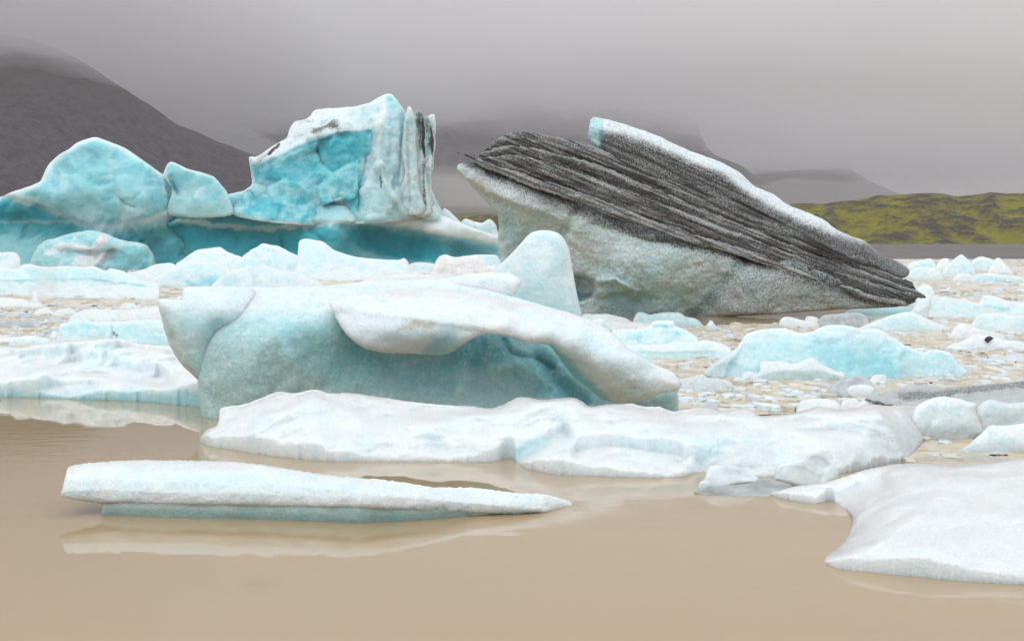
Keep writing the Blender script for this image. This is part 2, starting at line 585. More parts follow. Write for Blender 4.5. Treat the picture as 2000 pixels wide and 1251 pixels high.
me = mesh_from('water', [(-6000, -300, 0), (6000, -300, 0), (6000, 6000, 0), (-6000, 6000, 0)], [(0, 1, 2, 3)])
new_obj('water', me, m_water, kind='structure')

# ------------------------------------------------------------------ mountains and moraine
def rock_material(name, c_rock, c_rock2, c_moss, scale, moss_lo, moss_hi, bump=0.6):
    m, n, l, b = principled(name)
    tc = nd(n, 'ShaderNodeTexCoord'); geo = nd(n, 'ShaderNodeNewGeometry')
    at = nd(n, 'ShaderNodeVertexColor', layer_name='tint')
    a = nd(n, 'ShaderNodeTexNoise', Scale=scale, Detail=8.0, Roughness=0.65)
    a2 = nd(n, 'ShaderNodeTexNoise', Scale=scale * 7, Detail=6.0, Roughness=0.7)
    for t in (a, a2):
        l.new(tc.outputs['Object'], t.inputs['Vector'])
    f = nd(n, 'ShaderNodeMapRange'); l.new(a2.outputs[0], f.inputs['Value']); f.inputs['From Min'].default_value, f.inputs['From Max'].default_value = 0.35, 0.65
    c = mixc(n, l, 'MIX', f.outputs[0], c_rock, c_rock2)
    # moss follows the alpha of the mesh tint, ragged by noise
    add = nd(n, 'ShaderNodeMath', operation='MULTIPLY_ADD'); l.new(a2.outputs[0], add.inputs[0]); add.inputs[1].default_value = 0.9; l.new(at.outputs['Alpha'], add.inputs[2])
    g = nd(n, 'ShaderNodeMapRange'); l.new(add.outputs[0], g.inputs['Value']); g.inputs['From Min'].default_value, g.inputs['From Max'].default_value = moss_lo, moss_hi
    dark = mixc(n, l, 'MIX', a.outputs[0], tuple(x * 0.6 for x in c_moss), tuple(x * 1.3 for x in c_moss))
    c = mixc(n, l, 'MIX', g.outputs[0], c, dark)
    l.new(c, b.inputs['Base Color'])
    b.inputs['Roughness'].default_value = 0.95
    b.inputs['Specular IOR Level'].default_value = 0.15
    bp = nd(n, 'ShaderNodeBump', Strength=bump, Distance=0.35 / scale); l.new(a2.outputs[0], bp.inputs['Height']); l.new(bp.outputs[0], b.inputs['Normal'])
    return m

def slope(name, sky, D0, D1, D2, mat, nu_=260, nt=110, power=1.5, gully=(60, 6.0), bumps=(20, 1.0), v0=None, moss=None, seed=0):
    """A mountainside: foot at D0, skyline (photograph pixels) at D1, falling away behind to D2."""
    sky = np.asarray(sky, float)
    us = np.linspace(sky[0, 0], sky[-1, 0], nu_)
    vs = np.interp(us, sky[:, 0], sky[:, 1])
    zr = CAM_H - (vs - HZ) / F * D1
    t = np.concatenate([np.linspace(0, 1, nt), np.linspace(1, 2, nt // 4 + 1)[1:]])
    T, Ug = np.meshgrid(t, us, indexing='ij')
    Z = np.broadcast_to(zr, T.shape)
    Dg = np.where(T <= 1, D0 + (D1 - D0) * T, D1 + (D2 - D1) * (T - 1))
    prof = np.where(T <= 1, T ** power, 1 - 0.85 * (T - 1))
    X = (Ug - U0) / F * (D0 * 0.35 + D1 * 0.65 + 0.35 * (Dg - D1))
    X = np.where(T >= 1, (Ug - U0) / F * Dg, (Ug - U0) / F * Dg)
    Zh = Z * prof
    gs, ga = gully
    env = np.sin(np.clip(T, 0, 1) * math.pi) ** 0.7 * np.where(T <= 1, 1, 0)
    g = fbm(X / gs, Dg / (gs * 3.5), seed + 0.5, 5, 0.55, ridged=True)
    bs, ba = bumps
    bmp = fbm(X / bs, Dg / bs, seed + 7.5, 5, 0.55)
    Zh = Zh + env * ga * (g - 0.2) + ba * bmp * (0.25 + 0.75 * env) * np.where(T < 0.02, 0, 1)
    Vx = np.stack([X, Dg, np.where(T == 0, -3, Zh)], -1).reshape(-1, 3)
    H, W = T.shape
    idx = np.arange(H * W).reshape(H, W)
    fa = np.stack([idx[:-1, :-1].ravel(), idx[:-1, 1:].ravel(), idx[1:, 1:].ravel(), idx[1:, :-1].ravel()], 1)
    al = moss(X, Dg, Zh, T, g, bmp) if moss else np.zeros_like(T)
    col = np.ones((H * W, 4)) * 0.5
    col[:, 3] = al.ravel()
    me = mesh_from(name, Vx, fa, col)
    return new_obj(name, me, mat, kind='structure')

m_scree = rock_material('dark_scree', (0.066, 0.063, 0.088), (0.175, 0.165, 0.20), (0.12, 0.12, 0.095), 0.012, 0.75, 1.1, bump=1.0)
slope('mountain', [(-500, 180), (-250, 90), (-60, 62), (33, 70), (80, 84), (120, 99), (160, 120), (200, 146), (250, 178), (300, 210), (345, 243), (385, 258), (430, 279), (470, 293), (500, 305), (600, 352), (760, 420), (900, 470)],
      620, 1250, 2100, m_scree, gully=(60, 20), bumps=(14, 4.6), power=1.25, seed=2,
      moss=lambda X, D, Z, T, g, b: 0.10 + 0.42 * sstep(60, 150, Z) + 0.22 * g)
m_cliff = rock_material('misty_cliff', (0.062, 0.060, 0.072), (0.105, 0.098, 0.108), (0.16, 0.165, 0.07), 0.006, 0.75, 1.15)
slope('mountain', [(200, 250), (330, 180), (480, 140), (700, 120), (900, 120), (1050, 125), (1180, 150), (1290, 185), (1335, 215), (1364, 240), (1370, 262), (1378, 285), (1396, 303), (1450, 325), (1520, 380), (1600, 440), (1700, 470)],
      1350, 2600, 3600, m_cliff, gully=(160, 34), bumps=(40, 8), power=1.5, seed=4,
      moss=lambda X, D, Z, T, g, b: 0.12 + 0.50 * (1 - sstep(60, 150, Z)) + 0.3 * g)
slope('mountain', [(1250, 330), (1340, 305), (1420, 296), (1520, 297), (1570, 300), (1610, 307), (1650, 322), (1680, 340), (1700, 354), (1760, 380), (1900, 430), (2100, 470)],
      2500, 3600, 4400, m_cliff, gully=(190, 30), bumps=(50, 8), power=1.3, seed=6)

m_moss = rock_material('mossy_moraine', (0.085, 0.073, 0.064), (0.14, 0.12, 0.10), (0.42, 0.385, 0.028), 0.11, 0.55, 0.90, bump=1.0)
slope('hill', [(400, 440), (700, 430), (860, 425), (1000, 418), (1200, 412), (1400, 404), (1500, 401), (1545, 399), (1575, 397), (1600, 399), (1640, 394), (1680, 390), (1715, 382), (1760, 380), (1795, 377), (1825, 378), (1850, 380), (1868, 383), (1900, 381), (1932, 376), (1967, 379), (2020, 374), (2100, 380), (2300, 390), (2600, 410)],
      342, 470, 640, m_moss, nu_=620, nt=150, gully=(13, 2.8), bumps=(5, 1.5), power=1.05, seed=8,
      moss=lambda X, D, Z, T, g, b: 0.42 + 0.46 * (0.22 - g) - 0.6 * b - 0.6 * (1 - sstep(0.0, 0.10, T)))

# black sand spit on the far shore
m_sand, n, l, b = principled('black_sand')
tc = nd(n, 'ShaderNodeTexCoord')
a = nd(n, 'ShaderNodeTexNoise', Scale=0.25, Detail=8.0, Roughness=0.7); l.new(tc.outputs['Object'], a.inputs['Vector'])
c = mixc(n, l, 'MIX', a.outputs[0], (0.095, 0.085, 0.082), (0.19, 0.172, 0.165))
l.new(c, b.inputs['Base Color'])
b.inputs['Roughness'].default_value = 0.9
xs = np.linspace(-260, 260, 260); ts = np.linspace(0, 1, 24)
T, X = np.meshgrid(ts, xs, indexing='ij')
Yg = 318 + T * 44 + 3 * fbm(X / 40, 0 * X, 1.5, 3) * (1 - T)
Zg = -0.4 + 1.0 * sstep(0, 0.12, T) + 2.6 * sstep(0.1, 0.9, T) + 0.12 * fbm(X / 6, Yg / 6, 2.2, 3)
idx = np.arange(T.size).reshape(T.shape)
fa = np.stack([idx[:-1, :-1].ravel(), idx[:-1, 1:].ravel(), idx[1:, 1:].ravel(), idx[1:, :-1].ravel()], 1)
new_obj('beach', mesh_from('beach', np.stack([X, Yg, Zg], -1).reshape(-1, 3), fa), m_sand, kind='structure')

# ------------------------------------------------------------------ the air: thin haze everywhere, mist banks on the mountains
def volume_material(name, col, density, aniso=0.0):
    m = bpy.data.materials.new(name)
    m.use_nodes = True
    nt = m.node_tree
    nt.nodes.clear()
    out = nt.nodes.new('ShaderNodeOutputMaterial')
    v = nt.nodes.new('ShaderNodeVolumePrincipled')
    v.inputs['Color'].default_value = (*col, 1)
    v.inputs['Density'].default_value = density
    v.inputs['Anisotropy'].default_value = aniso
    nt.links.new(v.outputs[0], out.inputs['Volume'])
    return m

def box_mesh(name, x0, x1, y0, y1, z0, z1):
    v = [(x, y, z) for z in (z0, z1) for y in (y0, y1) for x in (x0, x1)]
    return mesh_from(name, v, [(0, 2, 3, 1), (4, 5, 7, 6), (0, 1, 5, 4), (1, 3, 7, 5), (3, 2, 6, 7), (2, 0, 4, 6)], smooth=False)

HAZE_TOP = 560
new_obj('haze', box_mesh('haze', -6500, 6500, -400, 6500, -4, HAZE_TOP), volume_material('haze_air', (0.80, 0.785, 0.84), 0.00024), kind='stuff')

def cloud_bank(name, x0, x1, y0, y1, bottom, top, density, col=(0.85, 0.84, 0.86), lump=(220, 18), seed=0, nx=90, ny=50):
    """A closed bank of even mist with a billowing underside; bottom and top are functions of x, y."""
    X, Y = np.meshgrid(np.linspace(x0, x1, nx), np.linspace(y0, y1, ny), indexing='ij')
    ls, la = lump
    w = fbm(X / ls, Y / ls, seed, 4, 0.55)
    zb = bottom(X, Y) + la * w
    zt = np.maximum(top(X, Y) + la * fbm(X / ls, Y / ls, seed + 9, 3), zb + 0.5)
    # close the rim
    rimx = np.minimum(np.arange(nx), nx - 1 - np.arange(nx))[:, None]; rimy = np.minimum(np.arange(ny), ny - 1 - np.arange(ny))[None, :]
    rim = np.minimum(rimx, rimy)
    mid = (zb + zt) / 2
    k = sstep(0, 8, rim * 1.0)
    zb = mid + (zb - mid) * k - 0.05; zt = mid + (zt - mid) * k + 0.05
    idx = np.arange(nx * ny).reshape(nx, ny)
    fb = np.stack([idx[:-1, :-1].ravel(), idx[:-1, 1:].ravel(), idx[1:, 1:].ravel(), idx[1:, :-1].ravel()], 1)
    N = nx * ny
    ft = fb[:, ::-1] + N
    loop = np.concatenate([idx[:-1, 0], idx[-1, :-1], idx[1:, -1][::-1], idx[0, 1:][::-1]])
    nx_ = np.roll(loop, -1)
    side = np.stack([loop, nx_, nx_ + N, loop + N], 1)
    V = np.concatenate([np.stack([X, Y, zb], -1).reshape(-1, 3), np.stack([X, Y, zt], -1).reshape(-1, 3)])
    me = mesh_from(name, V, np.concatenate([fb, ft, side[:, ::-1]]))
    return new_obj(name, me, volume_material(name + '_vapour', col, density), kind='stuff')

WHITE_MIST = (0.945, 0.935, 0.962)
cloud_bank('mist', -3600, 3600, -300, 6000, lambda X, Y: 160 + 0.008 * (X + 300) + 0 * Y, lambda X, Y: 250 + 0.008 * (X + 300) + 0 * X, 0.0021, col=WHITE_MIST, seed=3, lump=(420, 44), nx=110, ny=70)
# the cloud deck that swallows the cliffs
cloud_bank('mist', -2600, 2900, 1150, 5600, lambda X, Y: 205 + 0 * X, lambda X, Y: 345 + 0 * X, 0.0040, col=WHITE_MIST, seed=12, lump=(360, 95), nx=110, ny=70)
# a denser bank hugging the left summit
cloud_bank('mist', -1150, -180, 640, 1900, lambda X, Y: 132 + 0.03 * (X + 420) + 0 * Y, lambda X, Y: 300 + 0 * X, 0.0055, col=WHITE_MIST, seed=5, lump=(150, 46), nx=70, ny=60)
# low banks lying at the feet of the farther mountains
cloud_bank('mist', 330, 1500, 2150, 2480, lambda X, Y: 20 + 0 * X, lambda X, Y: 118 - 0.02 * (X - 500), 0.0020, col=WHITE_MIST, seed=6, lump=(170, 16), nx=80, ny=40)
cloud_bank('mist', -560, -230, 1360, 1900, lambda X, Y: 90 + 0.10 * (X + 400) * 0, lambda X, Y: 168 - 0.20 * (X + 470), 0.0030, col=WHITE_MIST, seed=7, lump=(90, 9), nx=50, ny=50)
cloud_bank('mist', -330, 190, 1010, 1300, lambda X, Y: 34 + 0 * X, lambda X, Y: 64 + 0 * X, 0.0035, col=WHITE_MIST, seed=8, lump=(90, 8), nx=60, ny=40)

# ================================================================== the icebergs
m_far = ice_material('blue_glacier_ice', 18.5, rough=0.45, sss=0.8, bump=0.24, grain=0.05)
m_dark = ice_material('silty_glacier_ice', 65.0, rough=0.6, sss=0.2, bump=0.55, grain=0.28)
m_mid = ice_material('pitted_ice', 168.0, rough=0.5, sss=0.8, bump=0.5, grain=0.14)
m_floe = ice_material('bubbly_floe_ice', 190.0, rough=0.5, sss=0.7, bump=0.5, grain=0.09)
m_glass = glass_ice('clear_ice', 190.0)
m_near = ice_material('crystalline_floe_ice', 265.0, rough=0.45, sss=0.7, bump=0.55, grain=0.12)
m_chunk = ice_material('floe_ice', 60.0, rough=0.4, sss=0.75, bump=0.35, grain=0.07)

# ------------------------------------------------------------------ blue iceberg
BD = 150.0
bb = empty('iceberg', tuple(unproj(np.array(500.0), np.array(523.0), BD) * [1, 1, 0]), 'tall blue iceberg with a leaning tower and a smooth dome, far behind the floes', 'iceberg')
def blue(name, **kw):
    kw.setdefault('D', BD); kw.setdefault('step', 2.2)
    return ice_obj(name, m_far, bb, **kw)

# dome on the left
blue('dome', outline=[(-90, 540), (-90, 420), (-50, 395), (0, 384), (33, 371), (63, 362), (78, 354), (86, 338), (97, 318), (115, 303), (136, 290), (152, 278), (170, 271), (186, 268.5), (212, 276), (250, 293), (280, 314), (305, 332), (330, 350), (352, 384), (375, 420), (390, 470), (380, 540)],
     ctrl=[(-60, 400, 30), (-60, 520, 45), (33, 380, -6), (33, 425, 42), (33, 520, 20), (100, 330, 2), (100, 395, -26), (100, 440, 24), (186, 280, 8), (186, 330, -16), (200, 400, -34), (186, 445, -12), (186, 520, 4), (260, 320, 6), (280, 380, -26), (300, 425, -14), (330, 370, 8), (350, 440, 30), (300, 470, 22), (370, 520, 30)],
     feats=[('lip', [(-80, 372), (33, 386), (75, 396), (115, 412), (150, 431), (190, 446)], 18, 5, 40), ('groove', [(236, 385), (243, 398), (262, 404)], 3, 7), ('groove', [(120, 330), (180, 350), (240, 340)], 12, 5), ('groove', [(105, 320), (112, 345), (108, 370)], 4, 4)],
     noise=((90, 11), (30, 4), (11, 1.2)), facets=(42, 6.5), roll=(16, 0.8), thick=150, seed=1, jit=2.2, jfreq=1 / 20,
     paint=[('all', (0.36, 0.74, 0.815)), ('vgrad', 'pale', 400, 430, 0.55, 20), ('noise', 'pale', 60, 0.15, 0.45), ('noise', 'aqua', 44, 0.05, 0.6), ('poly', 'aqua', [(120, 330), (200, 310), (290, 350), (300, 390), (230, 380), (150, 370)], 26, 0.45, 16),
            ('edge', 'white', 13, 0.65), ('up', 'white', 0.5, 0.9, 0.4),
            ('poly', 'cyan', [(-100, 384), (33, 390), (80, 402), (120, 418), (155, 436), (180, 450), (120, 470), (33, 462), (-100, 470)], 12, 0.95, 10),
            ('poly', 'deep', [(-100, 392), (33, 398), (75, 410), (110, 426), (60, 436), (-100, 440)], 12, 0.7, 10),
            ('line', 'pale', [(-80, 430), (33, 434), (150, 432)], 4, 0.35, 6),
            ('poly', 'aqua', [(-100, 452), (60, 446), (120, 470), (80, 540), (-100, 540)], 16, 0.6, 16),
            ('poly', 'cyan', [(225, 462), (290, 444), (350, 428), (400, 440), (400, 550), (225, 550)], 12, 0.85, 12), ('line', 'white', [(33, 386), (90, 400), (150, 434), (210, 446), (300, 428), (350, 410)], 6, 0.55, 8)])
# fin beside the dome
blue('fin', outline=[(318, 345), (321, 334), (327, 321), (335, 316), (348, 321), (369, 330), (395, 337), (417, 345), (430, 358), (445, 379), (452, 420), (330, 420), (336, 372), (325, 352)],
     ctrl=[(325, 330, 6), (330, 360, -6), (345, 365, 10), (360, 335, -14), (400, 350, -4), (380, 390, -22), (440, 390, 2), (340, 420, 0), (440, 420, -8)],
     feats=[('groove', [(333, 345), (341, 362), (350, 378)], 5, 9)],
     noise=((40, 5), (14, 1.6)), facets=(26, 3.5), roll=(7, 0.8), thick=60, seed=3,
     paint=[('all', (0.36, 0.74, 0.815)), ('noise', 'pale', 30, 0.1, 0.5), ('edge', 'white', 6, 0.6), ('poly', 'ice', [(320, 395), (460, 395), (460, 425), (320, 425)], 10, 0.8, 8), ('poly', 'cyan', [(326, 350), (338, 352), (348, 372), (345, 382), (334, 366)], 4, 0.8, 3), ('up', 'white', 0.5, 0.9, 0.4), ('line', 'silt', [(336, 365), (350, 382)], 2, 0.5, 2)])
# saddle and shelf: the long waterworn base with its undercut
blue('base', outline=[(240, 545), (240, 480), (262, 462), (300, 448), (340, 430), (385, 404), (430, 384), (475, 372), (500, 358), (560, 372), (620, 395), (680, 402), (760, 405), (800, 408), (850, 416), (866, 421), (895, 434), (930, 447), (974, 462), (1000, 480), (1000, 520), (900, 545)],
     ctrl=[(260, 450, 20), (300, 430, 6), (420, 385, 10), (480, 380, 34), (400, 410, -14), (330, 425, -8), (420, 445, 22), (330, 470, 34), (420, 500, 22), (540, 388, 30), (560, 425, -12), (600, 398, 18), (620, 430, -30), (540, 470, 26), (560, 520, 16), (700, 410, 0), (690, 432, -40), (730, 470, 34), (800, 480, 36), (760, 515, 6), (780, 414, -10), (780, 432, -26), (860, 424, 6), (860, 446, -20), (930, 460, -6), (980, 480, 12), (900, 490, 22), (880, 520, 6)],
     feats=[('lip', [(250, 436), (300, 430), (350, 417), (420, 413), (500, 411), (560, 413), (600, 405)], 12, 4, 26), ('lip', [(300, 447), (360, 436), (450, 445), (560, 446), (600, 436), (660, 430)], 16, 5, 40),
            ('lip', [(640, 432), (680, 436), (720, 437), (780, 447), (850, 457), (920, 474), (985, 486)], 24, 6, 42), ('groove', [(548, 462), (553, 490), (556, 510)], 4, 10), ('groove', [(600, 425), (606, 450), (630, 470)], 5, 6)],
     noise=((80, 7), (26, 4), (9, 1.5)), facets=(36, 2.6), roll=(8, 0.8), thick=200, seed=5, jit=2.5, jfreq=1 / 18,
     paint=[('all', (0.36, 0.74, 0.815)), ('noise', 'pale', 40, 0.1, 0.5), ('up', 'white', 0.5, 0.9, 0.4), ('poly', 'aqua', [(430, 395), (500, 380), (620, 400), (640, 425), (540, 412), (430, 410)], 16, 0.6, 14),
            ('poly', 'cyan', [(240, 450), (300, 434), (350, 420), (430, 415), (560, 416), (600, 430), (650, 440), (700, 480), (700, 550), (240, 550)], 12, 0.92, 12),
            ('poly', 'deep', [(262, 446), (340, 428), (420, 420), (540, 419), (510, 432), (440, 436), (560, 452), (640, 462), (620, 500), (460, 490), (330, 470)], 12, 0.75, 14),
            ('line', 'pale', [(345, 430), (420, 441), (520, 447), (600, 440), (660, 430)], 6, 0.75, 7),
            ('poly', 'deep', [(664, 442), (720, 441), (780, 452), (850, 463), (920, 484), (960, 500), (860, 516), (740, 505), (690, 480)], 9, 0.97, 7),
            ('poly', 'aqua', [(860, 474), (990, 490), (990, 520), (880, 520)], 26, 0.55, 12), ('poly', 'aqua', [(600, 470), (720, 490), (800, 516), (900, 530), (600, 550)], 18, 0.35, 14),
            ('poly', 'white', [(690, 418), (740, 408), (800, 408), (870, 420), (980, 462), (985, 484), (900, 466), (800, 444), (700, 432), (650, 430)], 9, 0.85, 9),
            ('poly', 'ice', [(590, 398), (690, 398), (700, 424), (640, 434), (590, 425)], 8, 0.85, 8), ('poly', 'aqua', [(600, 404), (660, 402), (670, 418), (620, 426)], 8, 0.5, 8), ('line', 'silt', [(800, 412), (840, 420), (900, 440), (960, 462)], 5, 0.12, 6), ('poly', 'cream', [(788, 407), (830, 414), (860, 425), (840, 430), (800, 416)], 5, 0.3, 6)])
# tower: a tilted block, sloping dirty roof, hollow blue face
blue('tower', outline=[(455, 420), (470, 380), (491, 361), (489, 330), (487, 307), (499, 306), (525, 291), (545, 277), (560, 268), (566, 250), (576, 237), (591, 235), (604, 229), (611, 218), (618, 214), (653, 211), (696, 208), (710, 204), (725, 199), (740, 190), (753, 183.5), (766, 185), (775, 194), (790, 217), (800, 240), (822, 300), (840, 360), (856, 400), (866, 424), (800, 432), (600, 440)],
     ctrl=[(495, 320, 46), (495, 350, 52), (475, 390, 30), (530, 330, 28), (540, 375, 34), (520, 405, -6), (560, 400, -2), (600, 315, 24), (640, 300, 22), (690, 285, 12), (640, 345, 14), (700, 340, 0), (600, 385, 14), (660, 390, 4), (740, 240, -22), (745, 300, -32), (752, 370, -42), (735, 410, -46), (680, 415, -18), (790, 240, 6), (800, 320, -6), (830, 400, 8), (560, 290, 42), (620, 262, 40), (690, 245, 18), (560, 265, 95), (620, 222, 110), (690, 212, 80), (750, 188, 30)],
     feats=[('lip', [(470, 334), (499, 326), (540, 306), (580, 288), (620, 270), (680, 260), (720, 256), (760, 262)], 9, 5, 60),
            ('patch', [(622, 268), (690, 258), (725, 262), (722, 300), (690, 318), (650, 338), (628, 320), (616, 300)], 6, (-0.2, 0.1), 3),
            ('patch', [(500, 330), (560, 310), (620, 285), (634, 320), (600, 345), (560, 350), (510, 355)], 8, (0.15, -0.2), 8),
            ('patch', [(616, 365), (650, 340), (672, 326), (700, 312), (702, 350), (694, 385), (664, 395), (630, 400)], -12, (0.2, -0.25), 4),
            ('patch', [(672, 326), (700, 312), (702, 350), (692, 380), (676, 350)], -7, (-0.3, 0.1), 3),
            ('patch', [(520, 365), (555, 350), (590, 355), (612, 380), (616, 410), (570, 405), (535, 400)], -8, (0.1, 0.2), 5),
            ('groove', [(742, 325), (750, 350), (764, 375), (782, 400), (790, 415)], 5, -12), ('groove', [(716, 300), (712, 330), (704, 370), (700, 410)], 4, 10),
            ('groove', [(742, 240), (738, 290), (742, 330)], 7, -9), ('groove', [(788, 220), (784, 280), (780, 330), (768, 372)], 4, 13), ('groove', [(762, 200), (764, 260), (758, 320)], 6, 5),
            ('groove', [(540, 300), (560, 285), (600, 262)], 4, 8), ('groove', [(600, 250), (640, 238), (680, 225)], 6, 7), ('groove', [(620, 240), (660, 215)], 5, -6)],
     noise=((60, 6), (22, 5.0), (8, 2.4)), facets=(34, 6.0), roll=(10, 0.9), thick=170, seed=8, jit=2.4, jfreq=1 / 12,
     paint=[('all', 'aqua'), ('noise', 'ice', 26, 0.05, 0.7), ('noise', 'cyan', 30, 0.1, 0.75),
            ('poly', 'cyan', [(622, 268), (690, 256), (730, 262), (722, 300), (690, 318), (650, 338), (628, 320), (616, 300)], 6, 0.75, 8), ('poly', 'cyan', [(500, 335), (560, 318), (610, 300), (630, 330), (580, 352), (520, 356)], 10, 0.6, 8),
            ('poly', 'pale', [(735, 215), (752, 183), (790, 215), (812, 300), (850, 400), (860, 430), (690, 425), (720, 395), (712, 330), (720, 290)], 12, 0.72, 16),
            ('poly', 'white', [(487, 306), (560, 265), (575, 235), (615, 213), (700, 206), (753, 183), (752, 230), (735, 250), (680, 256), (620, 268), (560, 294), (500, 324)], 7, 0.92, 7),
            ('poly', 'ice', [(690, 215), (740, 200), (742, 235), (690, 245)], 12, 0.5, 8), ('edge', 'white', 7, 0.6),
            ('line', 'silt', [(497, 322), (508, 312), (524, 300)], 8, 0.42, 6), ('line', 'silt', [(526, 300), (544, 282)], 4, 0.7, 4), ('line', 'silt', [(583, 240), (610, 236)], 5, 0.36, 5), ('line', 'silt', [(615, 258), (640, 246), (660, 240)], 8, 0.34, 9), ('line', 'silt', [(560, 275), (600, 255), (650, 250)], 14, 0.27, 12),
            ('line', 'silt', [(742, 345), (744, 365)], 3, 0.6, 3), ('line', 'white', [(744, 200), (742, 260), (728, 330), (712, 380)], 6, 0.5, 5),
            ('poly', 'cyan', [(616, 404), (640, 398), (668, 402), (664, 420), (630, 424)], 5, 0.9, 4), ('poly', 'deep', [(528, 400), (548, 396), (556, 410), (540, 418)], 4, 0.6, 4)])
# upright pillars on the tower's sunless end
for i, (pts, q0, dirt) in enumerate([
        ([(783, 300), (788, 250), (793, 222), (799, 208), (806, 216), (812, 240), (814, 300), (818, 360), (828, 415), (778, 415), (775, 380), (790, 340)], -18, 0.12),
        ([(806, 260), (808, 225), (814, 215), (822, 220), (827, 226), (829, 260), (832, 320), (836, 370), (842, 418), (808, 418), (806, 340)], -8, 0.62),
        ([(822, 280), (826, 232), (834, 226), (840, 240), (846, 270), (846, 330), (841, 362), (846, 390), (858, 424), (824, 424), (824, 350)], 0, 0.5),
        ([(834, 232), (840, 224), (848, 223), (851, 234), (850, 282), (846, 330), (841, 372), (834, 330), (838, 280)], 12, 0.0)]):
    um = sum(p[0] for p in pts) / len(pts)
    blue('pillar', outline=pts, ctrl=[(um, 230, q0 + 8), (um - 12, 300, q0 + 4), (um + 14, 300, q0 + 6), (um, 320, q0), (um, 410, q0 - 14)],
         feats=[('groove', [(um - 3, 240), (um - 1, 320), (um + 3, 400)], 3, 5)], noise=((24, 4.0), (9, 2.4), (4, 1.0)), facets=(16, 3.0), roll=(6, 1.0), thick=34, seed=20 + i, jit=3.2,
         paint=[('all', 'pale'), ('noise', 'ice', 14, 0.0, 0.7), ('noise', 'aqua', 18, 0.25, 0.5), ('edge', 'white', 5, 0.5), ('poly', 'silt', [(um - 14, 205), (um + 16, 205), (um + 12, 300), (um - 4, 290)], 8, dirt, 8),
                ('line', 'silt', [(um + 8, 240), (um + 8, 300), (um + 6, 340), (um + 9, 400)], 4, dirt * 0.9, 4)])
# toppled shards and snow on the shelf's far end
for i, pts in enumerate([[(860, 440), (866, 407), (874, 409), (890, 424), (904, 440), (900, 452)], [(890, 452), (902, 432), (909, 427), (925, 432), (941, 435), (950, 430), (957, 428), (968, 438), (972, 452), (978, 470), (920, 470)]]):
    blue('shard', outline=pts, D=BD + 4 + 3 * i, ctrl=[(p[0], p[1], 4 * (k % 3)) for k, p in enumerate(pts)], noise=((20, 4), (8, 1.5)), facets=(16, 3), roll=(8, 1.0), thick=40, seed=31 + i, step=1.6,
         paint=[('all', 'pale'), ('noise', 'white', 16, -0.05, 0.8), ('edge', 'white', 6, 0.8), ('poly', 'silt', [(895, 440), (930, 442), (925, 450), (895, 448)], 4, 0.35 * i, 4)])
# dirty apron washing up against the dome
blue('apron', D=BD - 4, outline=[(48, 545), (58, 515), (68, 490), (84, 472), (105, 465), (130, 458), (155, 452), (180, 450), (205, 455), (235, 468), (272, 474), (288, 480), (300, 500), (303, 545)],
     ctrl=[(60, 520, 20), (90, 475, 16), (100, 505, -8), (150, 470, 2), (200, 470, 0), (170, 505, -20), (215, 505, -4), (250, 500, -14), (295, 500, 12), (150, 540, -24), (250, 540, -10)],
     feats=[('lip', [(90, 488), (130, 484), (170, 490), (220, 486), (250, 495)], 14, 3, 22), ('groove', [(196, 470), (204, 490), (190, 515)], 6, -9)],
     noise=((40, 6), (15, 4), (6, 1.4)), facets=(24, 3), roll=(14, 1.0), thick=90, seed=40, jit=2.5,
     paint=[('all', 'ice'), ('noise', 'aqua', 30, 0.05, 0.5), ('line', 'white', [(96, 492), (118, 484), (150, 483), (178, 492), (196, 474), (208, 458)], 9, 0.9, 12), ('poly', 'white', [(168, 488), (206, 486), (212, 500), (180, 520), (150, 528), (140, 516)], 6, 0.9, 12), ('noise', 'white', 20, 0.25, 0.6), ('line', 'cream', [(176, 496), (200, 504), (228, 486)], 8, 0.6, 10),
            ('line', 'silt', [(186, 500), (205, 508), (190, 514)], 6, 0.3, 6), ('poly', 'aqua', [(235, 480), (290, 485), (300, 540), (220, 540), (215, 505)], 10, 0.7, 8), ('edge', 'pale', 8, 0.5)])

# ------------------------------------------------------------------ dark iceberg: tilted block with ash layers
DD = 42.6
db = empty('iceberg', tuple(unproj(np.array(1350.0), np.array(616.0), DD) * [1, 1, 0]), 'tilted grey iceberg banded with black volcanic ash, white crest along its back', 'iceberg')
def dark(name, **kw):
    kw.setdefault('D', DD); kw.setdefault('step', 2.2)
    return ice_obj(name, m_dark, db, **kw)

T_ = np.array([(880, 296), (895, 293), (943, 291), (958, 280), (972, 271), (997, 257), (1025, 257), (1046, 262), (1103, 271), (1165, 287), (1230, 316), (1300, 350), (1370, 383), (1460, 423), (1540, 455), (1620, 487), (1700, 517), (1760, 538), (1780, 550), (1809, 577)], float)
B_ = np.array([(880, 300), (895, 297), (909, 309), (944, 325), (994, 341), (1029, 358), (1085, 372), (1127, 400), (1176, 418), (1212, 439), (1247, 458), (1317, 467), (1360, 474), (1409, 487), (1468, 499), (1524, 514), (1580, 540), (1650, 563), (1702, 583), (1755, 595), (1786, 590), (1809, 579)], float)
LT = np.array([(880, 292), (895, 292), (943, 290), (972, 271), (1000, 258), (1030, 258), (1103, 271), (1165, 288), (1300, 350), (1460, 424), (1620, 488), (1780, 551), (1809, 577)], float)
LB = np.array([(880, 298), (895, 298), (944, 323), (1029, 354), (1127, 391), (1247, 436), (1360, 472), (1468, 503), (1580, 542), (1700, 581), (1770, 594), (1809, 580)], float)
def lam(u, s):
    t = np.interp(u, LT[:, 0], LT[:, 1]); b_ = np.interp(u, LB[:, 0], LB[:, 1])
    return t + (b_ - t) * s
def strat(u, s):
    t = np.interp(u, T_[:, 0], T_[:, 1]); b_ = np.interp(u, B_[:, 0], B_[:, 1])
    return t + (b_ - t) * s

